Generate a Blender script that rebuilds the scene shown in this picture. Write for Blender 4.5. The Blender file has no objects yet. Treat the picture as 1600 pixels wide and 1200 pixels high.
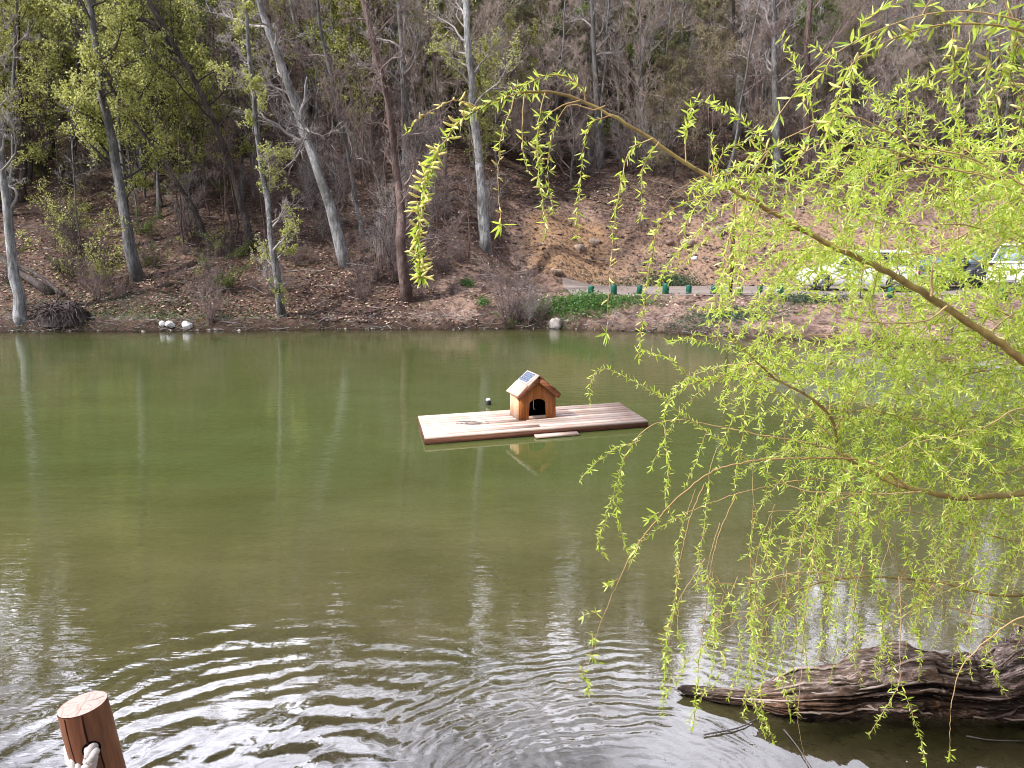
import bpy, math, random
import numpy as np
from mathutils import Vector, Matrix, Euler
PI = math.pi
rad = math.radians
scene = bpy.context.scene
C = scene.collection
F = 1186.0                       # focal length in pixels of the 1600 px wide photograph
PITCH = rad(10.5)
CAM = np.array([0.0, 0.0, 3.15])
FW = np.array([0, math.cos(PITCH), -math.sin(PITCH)])
UP = np.array([0, math.sin(PITCH), math.cos(PITCH)])
RT = np.array([1.0, 0, 0])

# ------------------------------------------------------------------ helpers
def ray(px, py):
    return FW + RT * (px - 800) / F + UP * (600 - py) / F
def at(px, py, Y):
    d = ray(px, py); return CAM + d * (Y / d[1])
def atz(px, py, z=0.0):
    d = ray(px, py); return CAM + d * ((z - CAM[2]) / d[2])

def hash2(ix, iy, s):
    n = (ix * 374761393 + iy * 668265263 + s * 1442695041) & 0xffffffff
    n = ((n ^ (n >> 13)) * 1274126177) & 0xffffffff
    return ((n ^ (n >> 16)) & 0xffff) / 65535.0
def vnoise(x, y, s=0):
    x = np.asarray(x, float); y = np.asarray(y, float)
    ix = np.floor(x).astype(np.int64); iy = np.floor(y).astype(np.int64)
    fx = x - ix; fy = y - iy
    fx = fx * fx * (3 - 2 * fx); fy = fy * fy * (3 - 2 * fy)
    a = hash2(ix, iy, s); b = hash2(ix + 1, iy, s); c = hash2(ix, iy + 1, s); d = hash2(ix + 1, iy + 1, s)
    return (a * (1 - fx) + b * fx) * (1 - fy) + (c * (1 - fx) + d * fx) * fy
def fbm(x, y, s=0, o=4):
    r = 0; a = 0.5; f = 1.0
    for k in range(o):
        r = r + a * (vnoise(np.asarray(x) * f, np.asarray(y) * f, s + k * 7) - 0.5); a *= 0.5; f *= 2.03
    return r
def sst(a, b, x):
    t = np.clip((x - a) / (b - a), 0, 1); return t * t * (3 - 2 * t)

def build(name, verts, faces_list, mats, parent=None, smooth=False):
    """faces_list: list of (int array (n,k), material index). one mesh object."""
    me = bpy.data.meshes.new(name)
    verts = np.asarray(verts, dtype=np.float32).reshape(-1, 3)
    fl = [(np.asarray(f, dtype=np.int32), m) for f, m in faces_list if len(f)]
    me.vertices.add(len(verts)); me.vertices.foreach_set('co', verts.ravel())
    loops = np.concatenate([f.ravel() for f, m in fl])
    tot = np.concatenate([np.full(len(f), f.shape[1], dtype=np.int32) for f, m in fl])
    mi = np.concatenate([np.full(len(f), m, dtype=np.int32) for f, m in fl])
    start = np.concatenate([[0], np.cumsum(tot)[:-1]]).astype(np.int32)
    me.loops.add(len(loops)); me.loops.foreach_set('vertex_index', loops)
    me.polygons.add(len(tot)); me.polygons.foreach_set('loop_start', start)
    try: me.polygons.foreach_set('loop_total', tot)
    except Exception: pass
    me.polygons.foreach_set('material_index', mi)
    if smooth: me.polygons.foreach_set('use_smooth', np.ones(len(tot), dtype=bool))
    me.update(calc_edges=True); me.validate()
    for m in (mats if isinstance(mats, (list, tuple)) else [mats]): me.materials.append(m)
    o = bpy.data.objects.new(name, me); C.objects.link(o)
    if parent is not None: o.parent = parent
    return o

class MB:
    def __init__(s): s.v = []; s.f = {}; s.n = 0
    def add(s, verts, faces, mi=0):
        verts = np.asarray(verts, float).reshape(-1, 3)
        for k in set(len(q) for q in faces):
            a = np.array([q for q in faces if len(q) == k], dtype=np.int64) + s.n
            s.f.setdefault((k, mi), []).append(a)
        s.v.append(verts); s.n += len(verts)
    def arr(s, verts, faces, mi=0):
        verts = np.asarray(verts, float).reshape(-1, 3); faces = np.asarray(faces, dtype=np.int64)
        s.f.setdefault((faces.shape[1], mi), []).append(faces + s.n); s.v.append(verts); s.n += len(verts)
    def box(s, c, sz, rot=None, mi=0):
        c = np.array(c, float); h = np.array(sz, float) / 2
        v = np.array([[x, y, z] for x in (-1, 1) for y in (-1, 1) for z in (-1, 1)]) * h
        if rot is not None: v = v @ np.array(rot).T
        s.add(v + c, [(0, 1, 3, 2), (4, 6, 7, 5), (0, 4, 5, 1), (2, 3, 7, 6), (0, 2, 6, 4), (1, 5, 7, 3)], mi)
    def tube(s, pts, radii, k=6, mi=0, cap=True, wob=None):
        pts = np.asarray(pts, float); n = len(pts)
        radii = np.broadcast_to(np.asarray(radii, float), (n,))
        T = np.gradient(pts, axis=0); T /= np.linalg.norm(T, axis=1)[:, None] + 1e-9
        ref = np.array([0, 0, 1.0]) if abs(T[0][2]) < 0.9 else np.array([1.0, 0, 0])
        U = np.cross(T, ref); U /= np.linalg.norm(U, axis=1)[:, None] + 1e-9
        V = np.cross(T, U)
        a = np.arange(k) * 2 * PI / k
        R = radii[:, None] * (np.ones((n, k)) if wob is None else wob)
        v = pts[:, None, :] + R[:, :, None] * (np.cos(a)[None, :, None] * U[:, None, :] + np.sin(a)[None, :, None] * V[:, None, :])
        v = v.reshape(-1, 3)
        i = np.arange(n - 1)[:, None] * k; j = np.arange(k)[None, :]; j2 = (j + 1) % k
        q = np.stack([i + j, i + j2, i + k + j2, i + k + j], -1).reshape(-1, 4)
        s.f.setdefault((4, mi), []).append(q + s.n)
        if cap:
            s.f.setdefault((k, mi), []).append(np.array([list(range(k))[::-1]]) + s.n)
            s.f.setdefault((k, mi), []).append(np.array([list(range((n - 1) * k, n * k))]) + s.n)
        s.v.append(v); s.n += len(v)
    def prism(s, poly, d, mi=0):
        """poly: list of 3D points (planar), extruded by vector d"""
        p = np.array(poly, float); n = len(p); d = np.array(d, float)
        v = np.concatenate([p, p + d]); f = [tuple(range(n))[::-1], tuple(range(n, 2 * n))]
        for i in range(n): f.append((i, (i + 1) % n, n + (i + 1) % n, n + i))
        s.add(v, f, mi)
    def build(s, name, mats, parent=None, smooth=False):
        fl = [(np.concatenate(a), k[1]) for k, a in s.f.items()]
        return build(name, np.concatenate(s.v), fl, mats, parent, smooth)

def tag(o, label=None, cat=None, group=None, kind=None):
    if label: o['label'] = label
    if cat: o['category'] = cat
    if group: o['group'] = group
    if kind: o['kind'] = kind
    return o
def empty(name, loc, label, cat, group=None, rz=0):
    o = bpy.data.objects.new(name, None); C.objects.link(o); o.location = loc; o.rotation_euler = (0, 0, rz)
    o.empty_display_size = 0.2
    return tag(o, label, cat, group)
def copy_tree(o, parent=None):
    c = o.copy(); C.objects.link(c); c.parent = parent
    for ch in [q for q in bpy.data.objects if q.parent == o]: copy_tree(ch, c)
    return c
def smoothline(pts, n):
    pts = np.array(pts, float)
    if len(pts) < 3: return pts[0] + (pts[-1] - pts[0]) * np.linspace(0, 1, n)[:, None]
    d = np.concatenate([[0], np.cumsum(np.linalg.norm(np.diff(pts[:, :3], axis=0), axis=1))])
    m = np.zeros_like(pts)
    m[1:-1] = (pts[2:] - pts[:-2]) / (d[2:] - d[:-2])[:, None]
    m[0] = (pts[1] - pts[0]) / (d[1] - d[0]); m[-1] = (pts[-1] - pts[-2]) / (d[-1] - d[-2])
    t = np.linspace(0, d[-1], n); i = np.clip(np.searchsorted(d, t, 'right') - 1, 0, len(pts) - 2)
    h = (d[i + 1] - d[i]); u = ((t - d[i]) / h)[:, None]; h = h[:, None]
    return (2*u**3-3*u**2+1)*pts[i] + (u**3-2*u**2+u)*h*m[i] + (-2*u**3+3*u**2)*pts[i+1] + (u**3-u**2)*h*m[i+1]

# ------------------------------------------------------------------ materials
class NT:
    def __init__(s, name):
        s.m = bpy.data.materials.new(name); s.m.use_nodes = True; s.t = s.m.node_tree; s.t.nodes.clear()
        s.out = s.t.nodes.new('ShaderNodeOutputMaterial')
    def n(s, typ, **kw):
        x = s.t.nodes.new('ShaderNode' + typ)
        for k, v in kw.items():
            if k.startswith('_'): setattr(x, k[1:], v)
            else:
                i = x.inputs[int(k[1:])] if k[0] == 'i' and k[1:].isdigit() else x.inputs[k.replace('__', ' ')]
                if isinstance(v, bpy.types.NodeSocket): s.t.links.new(v, i)
                else: i.default_value = v
        return x
    def l(s, a, b): s.t.links.new(a, b)
    def math(s, op, a, b=0.0, c=None):
        x = s.n('Math', _operation=op, i0=a, i1=b)
        if c is not None: x.inputs[2].default_value = c
        return x.outputs[0]
    def ramp(s, fac, stops, interp='LINEAR'):
        r = s.n('ValToRGB', Fac=fac); cr = r.color_ramp; cr.interpolation = interp
        while len(cr.elements) < len(stops): cr.elements.new(0.5)
        for e, (p, c) in zip(cr.elements, stops):
            e.position = p; e.color = (*c, 1) if len(c) == 3 else c
        return r.outputs[0]
    def mix(s, f, a, b, mode='MIX'):
        x = s.n('MixRGB', _blend_type=mode)
        for i, v in zip(x.inputs, (f, a, b)):
            if isinstance(v, bpy.types.NodeSocket): s.l(v, i)
            else: i.default_value = (*v, 1) if isinstance(v, tuple) and len(v) == 3 else v
        return x.outputs[0]
    def noise(s, vec, scale, detail=4, rough=0.55, out=0, dist=0.0):
        x = s.n('TexNoise', Scale=scale, Detail=detail, Roughness=rough, Distortion=dist)
        if vec is not None: s.l(vec, x.inputs['Vector'])
        return x.outputs[out]
    def map(s, vec, scale=(1, 1, 1), rot=(0, 0, 0), loc=(0, 0, 0)):
        x = s.n('Mapping'); s.l(vec, x.inputs['Vector'])
        x.inputs['Scale'].default_value = scale; x.inputs['Rotation'].default_value = rot; x.inputs['Location'].default_value = loc
        return x.outputs[0]
    def bump(s, h, strength=0.5, dist=0.02):
        return s.n('Bump', Strength=strength, Distance=dist, Height=h).outputs[0]
    def fin(s, col, rough=0.8, normal=None, spec=0.3, **kw):
        b = s.n('BsdfPrincipled')
        for i, v in (('Base Color', col), ('Roughness', rough), ('Specular IOR Level', spec)):
            if isinstance(v, bpy.types.NodeSocket): s.l(v, b.inputs[i])
            else: b.inputs[i].default_value = (*v, 1) if isinstance(v, tuple) else v
        for k, v in kw.items(): b.inputs[k.replace('__', ' ')].default_value = v
        if normal is not None: s.l(normal, b.inputs['Normal'])
        s.l(b.outputs[0], s.out.inputs[0]); return s.m
    def obj(s): return s.n('TexCoord').outputs['Object']
    def pos(s): return s.n('NewGeometry').outputs['Position']
    def isl(s): return s.n('NewGeometry').outputs['Random Per Island']
    def rnd(s): return s.n('ObjectInfo').outputs['Random']

def mat_bark(name, a, b, c, sc=1.0):
    t = NT(name); o = t.obj()
    st = t.noise(t.map(o, (9 * sc, 9 * sc, 1.6 * sc)), 1.6, 6, 0.7)
    pa = t.noise(t.map(o, (1, 1, .6)), 1.7 * sc, 4, 0.6)
    sp = t.noise(o, 14 * sc, 3, 0.7)
    col = t.ramp(st, [(0.34, a), (0.5, b), (0.66, c)])
    col = t.mix(t.ramp(pa, [(0.46, (0, 0, 0)), (0.66, (1, 1, 1))]), col, a)
    col = t.mix(t.ramp(sp, [(0.58, (0, 0, 0)), (0.7, (.7, .7, .7))]), col, tuple(x * .45 for x in a))
    col = t.mix(t.math('MULTIPLY', t.rnd(), .35), col, tuple(x * .5 for x in b))
    return t.fin(col, 0.9, t.bump(st, 0.9, 0.05 / sc), 0.15)
def mat_twig(name, a, b):
    t = NT(name); return t.fin(t.mix(t.isl(), a, b), 0.85, None, 0.2)
def mat_leaf(name, a, b, c, transl=0.45, rough=0.45, spec=.4):
    t = NT(name); r = t.isl()
    col = t.ramp(r, [(0.0, a), (0.5, b), (1.0, c)])
    col = t.mix(t.math('MULTIPLY', t.noise(t.pos(), 0.5, 2), .35), col, tuple(x * .5 for x in a))
    b_ = t.n('BsdfPrincipled', Roughness=rough); b_.inputs['Specular IOR Level'].default_value = spec
    t.l(col, b_.inputs['Base Color'])
    tr = t.n('BsdfTranslucent'); t.l(t.mix(.5, col, (c[0] * 1.15, c[1] * 1.1, c[2] * .7)), tr.inputs[0])
    m = t.n('MixShader', Fac=transl); t.l(b_.outputs[0], m.inputs[1]); t.l(tr.outputs[0], m.inputs[2])
    t.l(m.outputs[0], t.out.inputs[0]); return t.m
def mat_plain(name, col, rough=.6, spec=.3, var=.25, sc=30, **kw):
    t = NT(name); nz = t.noise(t.obj(), sc, 4)
    return t.fin(t.mix(t.math('MULTIPLY', nz, var), col, tuple(x * .35 for x in col)), rough, t.bump(nz, .15, .005), spec, **kw)
def mat_wood(name, a, b, dark, axis=0, sc=1.0, grey=None):
    t = NT(name); o = t.obj()
    s = [22 * sc] * 3; s[axis] = 1.2 * sc
    g = t.noise(t.map(o, tuple(s)), 1.5, 6, .65)
    r = t.isl()
    base = t.mix(r, a, b)
    col = t.mix(t.ramp(g, [(.35, (0, 0, 0)), (.75, (1, 1, 1))]), base, dark)
    k = t.noise(o, 5 * sc, 3); col = t.mix(t.ramp(k, [(.62, (0, 0, 0)), (.74, (.6, .6, .6))]), col, dark)
    if grey: col = t.mix(t.ramp(t.noise(o, 2.2 * sc, 4), [(.4, (0, 0, 0)), (.65, (.7, .7, .7))]), col, grey)
    return t.fin(col, .88, t.bump(g, .5, .006), .12)

M = {}
M['bark_pale'] = mat_bark('bark_pale', (.11, .11, .105), (.30, .305, .315), (.48, .49, .52))
M['bark_grey'] = mat_bark('bark_grey', (.06, .06, .056), (.17, .17, .175), (.30, .30, .31))
M['bark_dark'] = mat_bark('bark_dark', (.035, .028, .026), (.09, .075, .07), (.17, .145, .14))
M['bark_brown'] = mat_bark('bark_brown', (.07, .048, .045), (.17, .12, .11), (.28, .21, .20))
M['twig_grey'] = mat_twig('twig_grey', (.17, .155, .15), (.42, .39, .385))
M['twig_brown'] = mat_twig('twig_brown', (.12, .09, .085), (.32, .25, .235))
M['twig_dark'] = mat_twig('twig_dark', (.03, .025, .025), (.09, .075, .07))
M['twig_pale'] = mat_twig('twig_pale', (.20, .165, .15), (.46, .38, .34))
M['leaf_yellow'] = mat_leaf('spring_leaf_yellow', (.25, .30, .07), (.40, .44, .13), (.56, .57, .24))
M['leaf_green'] = mat_leaf('spring_leaf_green', (.10, .16, .035), (.16, .23, .05), (.24, .30, .09))
M['leaf_olive'] = mat_leaf('bud_olive', (.17, .17, .08), (.25, .24, .12), (.34, .30, .20))
M['willow_leaf'] = mat_leaf('willow_leaf', (.14, .25, .022), (.37, .51, .045), (.66, .76, .17), .44, .36, .6)
M['catkin'] = mat_leaf('willow_catkin', (.60, .54, .17), (.70, .63, .24), (.80, .74, .38), .2, .8, .2)
M['willow_twig'] = mat_twig('willow_twig', (.27, .17, .075), (.40, .30, .15))
def _wb():
    t = NT('willow_bark'); o = t.pos()
    a = t.noise(o, 22, 5, .6); b = t.noise(o, 3.2, 3)
    col = t.mix(t.ramp(b, [(.4, (0, 0, 0)), (.6, (1, 1, 1))]), (.20, .135, .045), (.30, .24, .085))
    col = t.mix(t.ramp(a, [(.45, (0, 0, 0)), (.7, (.75, .75, .75))]), col, (.09, .06, .03))
    return t.fin(col, .6, t.bump(a, .4, .004), .3)
M['willow_bark'] = _wb()

# ------------------------------------------------------------------ terrain
_sh = [(-400, 518), (0, 518), (300, 517), (600, 514), (860, 513), (1000, 517), (1100, 524), (1250, 531), (1400, 541), (1600, 556), (1800, 580)]
_sp = np.array([atz(a, b, 0.0)[:2] for a, b in _sh])
_sp = np.concatenate([[[-60, 14], [-45, 24]], _sp, [[24, 14], [30, 5]]])
def ys(x):
    return np.interp(x, _sp[:, 0], _sp[:, 1]) + 0.35 * fbm(np.asarray(x) * .8, np.asarray(x) * 0 + 3.3, 5, 3)
def yn(x):
    return 3.72 + 0.35 * fbm(np.asarray(x) * .5, np.asarray(x) * 0 + 9.3, 9, 3)
RZ = 1.1
def height(x, y):
    x = np.asarray(x, float); y = np.asarray(y, float)
    f = ys(x); n = yn(x)
    s = y - f
    # far side, left: wooded slope running straight down to the water
    L = .38 * sst(0, .5, s) + .14 * sst(.4, 1.6, s) + .5 * np.clip(s - .7, 0, None)
    hump = 1.3 * fbm(x * .13, y * .13, 21, 4) * sst(1, 8, s) + .35 * fbm(x * .6, y * .6, 22, 4) * sst(.5, 3, s)
    L = L + hump
    # far side, right: earth bank, track, eroded cut, then wood
    up = np.clip((y - f) / np.maximum(30.2 - f, .8), 0, 1)
    R = RZ * (1 - (1 - up) ** 1.9)
    cut = np.clip(y - 37.3 + .9 * fbm(x * .3, y * 0, 31, 3), 0, None)
    R = R + .85 * np.minimum(cut, 5.5) + .46 * np.clip(cut - 5.5, 0, None)
    R = R + sst(0.1, 1.5, cut) * (.9 * fbm(x * .35, y * .35, 32, 5) + .25 * fbm(x * 1.7, y * 1.7, 36, 3))
    R = R + (.42 * fbm(x * 1.1, y * 1.6, 33, 5)) * sst(0, .8, s) * (1 - sst(29.9, 30.4, y))
    w = sst(-3.2, 1.6, x + .9 * fbm(x * 0, y * .35, 37, 3))
    # sandy spur where the cut comes down beside the track
    R = R + 1.3 * np.exp(-((x - 1.9) / 1.5) ** 2) * sst(35.8, 37.8, y) * (1 - sst(38, 44, y))
    far = L * (1 - w) + R * w
    far = np.where(far > 32, 32 + 16 * (1 - np.exp(-(far - 32) / 16)), far)
    bed = -np.minimum(np.minimum(.17 * (y - n), .45 * (f - y)), 1.9) + .03 * fbm(x * 1.3, y * 1.3, 41, 4)
    near = np.minimum(.80 * (n - y), 1.5) + .05 * fbm(x * 2, y * 2, 42, 3)
    return np.where(s > 0, far, np.where(y < n, near, np.minimum(bed, -0.005)))
def hz(x, y): return float(height(np.array([x]), np.array([y]))[0])
def ground(px, py, y0=24, y1=110):
    d = ray(px, py); t = np.linspace(y0 / d[1], y1 / d[1], 4000)
    P = CAM + t[:, None] * d
    k = np.nonzero(P[:, 2] < height(P[:, 0], P[:, 1]))[0]
    return P[k[0]] if len(k) else P[-1]

gx = np.concatenate([np.arange(-320, -60, 20), np.arange(-60, -26, 1.5), np.arange(-26, 30, .22), np.arange(30, 70, 1.5), np.arange(70, 330, 20)])
gy = np.concatenate([np.arange(-120, -8, 14), np.arange(-8, 10, .2), np.arange(10, 24, .6), np.arange(24, 50, .2), np.arange(50, 100, .8), np.arange(100, 420, 20)])
X, Y = np.meshgrid(gx, gy)
Z = height(X, Y)
V = np.stack([X, Y, Z], -1).reshape(-1, 3)
nx, ny = len(gx), len(gy)
i, j = np.meshgrid(np.arange(ny - 1), np.arange(nx - 1), indexing='ij')
q = np.stack([i * nx + j, i * nx + j + 1, (i + 1) * nx + j + 1, (i + 1) * nx + j], -1).reshape(-1, 4)
def mat_ground():
    t = NT('ground_soil'); p = t.pos()
    at_ = t.n('Attribute', _attribute_name='clay'); clay = at_.outputs['Fac']
    gr = t.n('Attribute', _attribute_name='bed').outputs['Fac']
    a = t.noise(p, 5.5, 6, .75); b = t.noise(p, .7, 5, .6); c = t.noise(p, 17, 3, .7)
    lit = t.ramp(t.math('ADD', a, t.math('MULTIPLY', t.math('SUBTRACT', t.noise(p, .35, 4, .6), .5), .22)), [(.30, (.035, .025, .022)), (.44, (.15, .10, .078)), (.54, (.29, .20, .155)), (.70, (.47, .35, .28))])
    lit = t.mix(t.ramp(b, [(.42, (0, 0, 0)), (.62, (.75, .75, .75))]), lit, (.085, .058, .052))
    vo = t.n('TexVoronoi', Scale=16.0); t.l(p, vo.inputs['Vector'])
    lit = t.mix(.35, lit, t.mix(1.0, lit, vo.outputs['Color'], 'MULTIPLY'))
    cl = t.ramp(b, [(.34, (.22, .145, .12)), (.46, (.38, .26, .21)), (.58, (.48, .33, .25)), (.7, (.38, .29, .25))])
    cl = t.mix(t.ramp(clay, [(.70, (0, 0, 0)), (.85, (.85, .85, .85))]), cl, (.54, .335, .19))
    cl = t.mix(t.ramp(a, [(.40, (.9, .9, .9)), (.53, (0, 0, 0))]), cl, (.12, .08, .065))
    cl = t.mix(t.ramp(c, [(.6, (0, 0, 0)), (.72, (.5, .5, .5))]), cl, (.55, .46, .40))
    f = t.math('ADD', clay, t.math('MULTIPLY', t.math('SUBTRACT', t.noise(p, 1.6, 5, .65), .5), 1.3))
    col = t.mix(t.ramp(f, [(.42, (0, 0, 0)), (.58, (1, 1, 1))]), lit, cl)
    sand = t.ramp(t.noise(p, 1.7, 5, .6), [(.35, (.20, .15, .10)), (.5, (.36, .29, .21)), (.7, (.50, .43, .33))])
    sand = t.mix(t.ramp(t.noise(p, 9, 5, .7), [(.55, (0, 0, 0)), (.68, (.8, .8, .8))]), sand, (.07, .06, .04))
    zz = t.n('SeparateXYZ'); t.l(p, zz.inputs[0]); wet = t.n('MapRange', Value=t.math('ADD', zz.outputs[2], t.math('MULTIPLY', t.math('SUBTRACT', b, .5), .5))); wet.inputs[1].default_value = .05; wet.inputs[2].default_value = .42; wet.inputs[3].default_value = .8; wet.inputs[4].default_value = 0
    col = t.mix(wet.outputs[0], col, (.045, .03, .022))
    col = t.mix(gr, col, sand)
    h = t.math('ADD', t.math('MULTIPLY', a, .26), t.math('MULTIPLY', c, .04))
    return t.fin(col, .95, t.bump(h, 1.0, 1.0), .1)
g = build('ground', V, [(q, 0)], mat_ground(), smooth=True)
tag(g, kind='structure')
def clay_mask(x, y):
    e = 1.6 * fbm(x * .5, y * .5, 3, 4)
    m = sst(-1.2, .8, x + e) * sst(35.5, 37.5, y) * (1 - sst(40.5, 44.5, y + 3.5 * e)) * .76
    face = np.exp(-((x - 2.9 + e) / 3.1) ** 4) * sst(35.5, 37.2, y) * (1 - sst(40.5, 43.5, y)) * .9
    front = sst(-.5, 2.0, x) * (1 - sst(30.8, 31.8, y)) * .56
    path = np.exp(-((x + 2.0 - .3 * (y - 31)) / 1.8) ** 2) * sst(27.5, 29, y) * (1 - sst(32, 35.5, y)) * .60
    road = sst(0, 1.6, x + e) * sst(30.4, 30.8, y) * (1 - sst(36.5, 37.5, y)) * .62
    return np.maximum.reduce([m, face, front, path, road])
def setattr_(o, name, val):
    a = o.data.attributes.new(name, 'FLOAT', 'POINT'); a.data.foreach_set('value', np.asarray(val, dtype=np.float32).ravel())
setattr_(g, 'clay', clay_mask(X, Y))
setattr_(g, 'bed', np.where((Y < 20) | (Z < -0.12), 1.0, 0.0))

# the track behind the bollards, following the ground 2 cm above it
rx = np.arange(2.4, 40, .3); ry = np.linspace(30.45, 36.6, 14)
RX, RY = np.meshgrid(rx, ry); ragged = .5 * fbm(RX * .9, RY * 0, 51, 3)
RY = RY + np.where(RY < 32, .3 * ragged, 0) - np.clip(3.0 - RX, 0, 2) * 0
RZ_ = height(RX, RY) + .03 + .03 * (1 - ((RY - 33.8) / 2.9) ** 2)
nrx = len(rx); i, j = np.meshgrid(np.arange(len(ry) - 1), np.arange(nrx - 1), indexing='ij')
q = np.stack([i * nrx + j, i * nrx + j + 1, (i + 1) * nrx + j + 1, (i + 1) * nrx + j], -1).reshape(-1, 4)
def mat_road():
    t = NT('gravel_track'); p = t.pos(); a = t.noise(t.map(p, (.4, 2, 1)), 1.5, 5, .6); b = t.noise(p, 30, 3, .8)
    col = t.ramp(a, [(.35, (.16, .13, .115)), (.65, (.28, .24, .22))]); col = t.mix(t.ramp(b, [(.5, (0, 0, 0)), (.8, (.6, .6, .6))]), col, (.16, .13, .11))
    return t.fin(col, .95, t.bump(b, .5, .02), .1)
tag(build('road', np.stack([RX, RY, RZ_], -1).reshape(-1, 3), [(q, 0)], mat_road(), smooth=True), kind='structure')

# ------------------------------------------------------------------ water
def mat_water():
    t = NT('lake_water'); p = t.pos()
    sep = t.n('SeparateXYZ'); t.l(p, sep.inputs[0]); px_, py_ = sep.outputs[0], sep.outputs[1]
    dep = t.n('Attribute', _attribute_name='depth').outputs['Fac']
    # general wind ripples: crests nearly across the view, a little slanted
    v1 = t.map(p, (1.1, 3.9, 1), (0, 0, rad(7)))
    n1 = t.noise(v1, 1.55, 3, .55, dist=.4)
    v2 = t.map(p, (1.6, 6.5, 1), (0, 0, rad(-5)))
    n2 = t.noise(v2, 1.9, 2, .5)
    amp = t.noise(t.map(p, (.16, .25, 1)), 1.0, 2)
    ampf = t.n('MapRange', Value=amp); ampf.inputs[1].default_value = .35; ampf.inputs[2].default_value = .65; ampf.inputs[3].default_value = .45; ampf.inputs[4].default_value = 1.3
    # calmer close to the near shore on the right
    calm = t.n('MapRange', Value=t.math('ADD', py_, t.math('MULTIPLY', px_, -.9))); calm.inputs[1].default_value = 3.5; calm.inputs[2].default_value = 10; calm.inputs[3].default_value = .10; calm.inputs[4].default_value = 1.0
    wind = t.math('MULTIPLY', t.math('ADD', t.math('MULTIPLY', n1, .0058), t.math('MULTIPLY', n2, .0026)), t.math('MULTIPLY', ampf.outputs[0], calm.outputs[0]))
    cr = atz(840, 715); qx = t.math('MULTIPLY', t.math('SUBTRACT', px_, cr[0]), 1 / 2.6); qy = t.math('MULTIPLY', t.math('SUBTRACT', py_, cr[1]), 1 / 2.2)
    lee = t.n('MapRange', Value=t.math('ADD', t.math('MULTIPLY', qx, qx), t.math('MULTIPLY', qy, qy)), _interpolation_type='SMOOTHSTEP'); lee.inputs[1].default_value = .1; lee.inputs[2].default_value = 1.3; lee.inputs[3].default_value = .16; lee.inputs[4].default_value = 1
    wind = t.math('MULTIPLY', wind, lee.outputs[0])
    # breeze patch out to the right, in front of the cars
    dx = t.math('MULTIPLY', t.math('SUBTRACT', px_, 9.5), 1 / 4.6); dy = t.math('MULTIPLY', t.math('SUBTRACT', py_, 17.0), 1 / 3.0)
    patch = t.math('MAXIMUM', t.math('SUBTRACT', 1.0, t.math('ADD', t.math('MULTIPLY', dx, dx), t.math('MULTIPLY', dy, dy))), 0.0)
    n4 = t.noise(t.map(p, (2.2, 7, 1)), 2.2, 3, .6)
    wind = t.math('ADD', wind, t.math('MULTIPLY', t.math('MULTIPLY', n4, patch), .07))
    # rings spreading from something near the shore at the left
    def ring(cx, cy, lam, a, r0, r1, seed, rin=0):
        ox = t.math('SUBTRACT', px_, cx); oy = t.math('SUBTRACT', py_, cy)
        d = t.math('SQRT', t.math('ADD', t.math('MULTIPLY', ox, ox), t.math('MULTIPLY', oy, oy)))
        wob = t.math('MULTIPLY', t.noise(t.map(p, (1, 1, 1), loc=(seed, 0, 0)), .8, 4, .62), .62)
        ph = t.math('MULTIPLY', t.math('ADD', d, wob), 2 * PI / lam)
        s_ = t.math('SINE', ph)
        fall = t.n('MapRange', Value=d, _interpolation_type='SMOOTHSTEP'); fall.inputs[1].default_value = r0; fall.inputs[2].default_value = r1; fall.inputs[3].default_value = 1; fall.inputs[4].default_value = 0
        br = t.n('MapRange', Value=t.noise(t.map(p, (1.3, 1.3, 1), loc=(0, seed, 0)), .9, 2)); br.inputs[1].default_value = .35; br.inputs[2].default_value = .65; br.inputs[3].default_value = .0; br.inputs[4].default_value = 1.5
        if rin:
            inn = t.n('MapRange', Value=d, _interpolation_type='SMOOTHSTEP'); inn.inputs[1].default_value = rin * .6; inn.inputs[2].default_value = rin * 1.4; s_ = t.math('MULTIPLY', s_, inn.outputs[0])
        return t.math('MULTIPLY', t.math('MULTIPLY', s_, t.math('MULTIPLY', fall.outputs[0], br.outputs[0])), a)
    c1 = atz(500, 1290); c2 = atz(1010, 1330); c3 = atz(330, 1400)
    r1 = ring(c1[0], c1[1], .20, .0020, .8, 3.2, 3.1)
    r3 = ring(c3[0], c3[1], .31, .0022, 1.0, 4.2, 5.3)
    r2 = ring(c2[0], c2[1], .11, .0007, 1.3, 2.9, 8.7, .9)
    r1 = t.math('ADD', r1, r3)
    rf = t.n('MapRange', Value=px_); rf.inputs[1].default_value = -1.0; rf.inputs[2].default_value = .35; rf.inputs[3].default_value = 1; rf.inputs[4].default_value = .12; r1 = t.math('MULTIPLY', r1, rf.outputs[0])
    micro = t.math('MULTIPLY', t.noise(p, 9, 3, .6, dist=1.2), .00035)
    h = t.math('ADD', t.math('ADD', wind, t.math('ADD', r1, r2)), t.math('MULTIPLY', micro, 1.0))
    nor = t.n('Bump', Strength=1.0, Distance=1.0, Height=h).outputs[0]
    # turbid green body over the sandy bed; how much bed shows depends on the depth
    cl = t.noise(t.map(p, (.5, 1.0, 1)), .8, 5, .62)
    shal = t.n('MapRange', Value=dep); shal.inputs[1].default_value = .3; shal.inputs[2].default_value = 1.1
    murk = t.mix(shal.outputs[0], (.150, .132, .058), (.070, .088, .027))
    murk = t.mix(t.ramp(cl, [(.35, (.6, .6, .6)), (.65, (0, 0, 0))]), murk, (.055, .062, .017))
    dif = t.n('BsdfDiffuse', Color=murk)
    tr = t.n('BsdfTransparent'); tr.inputs[0].default_value = (.93, .90, .78, 1)
    k = t.math('POWER', 2.718, t.math('MULTIPLY', dep, -1.35))
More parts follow.
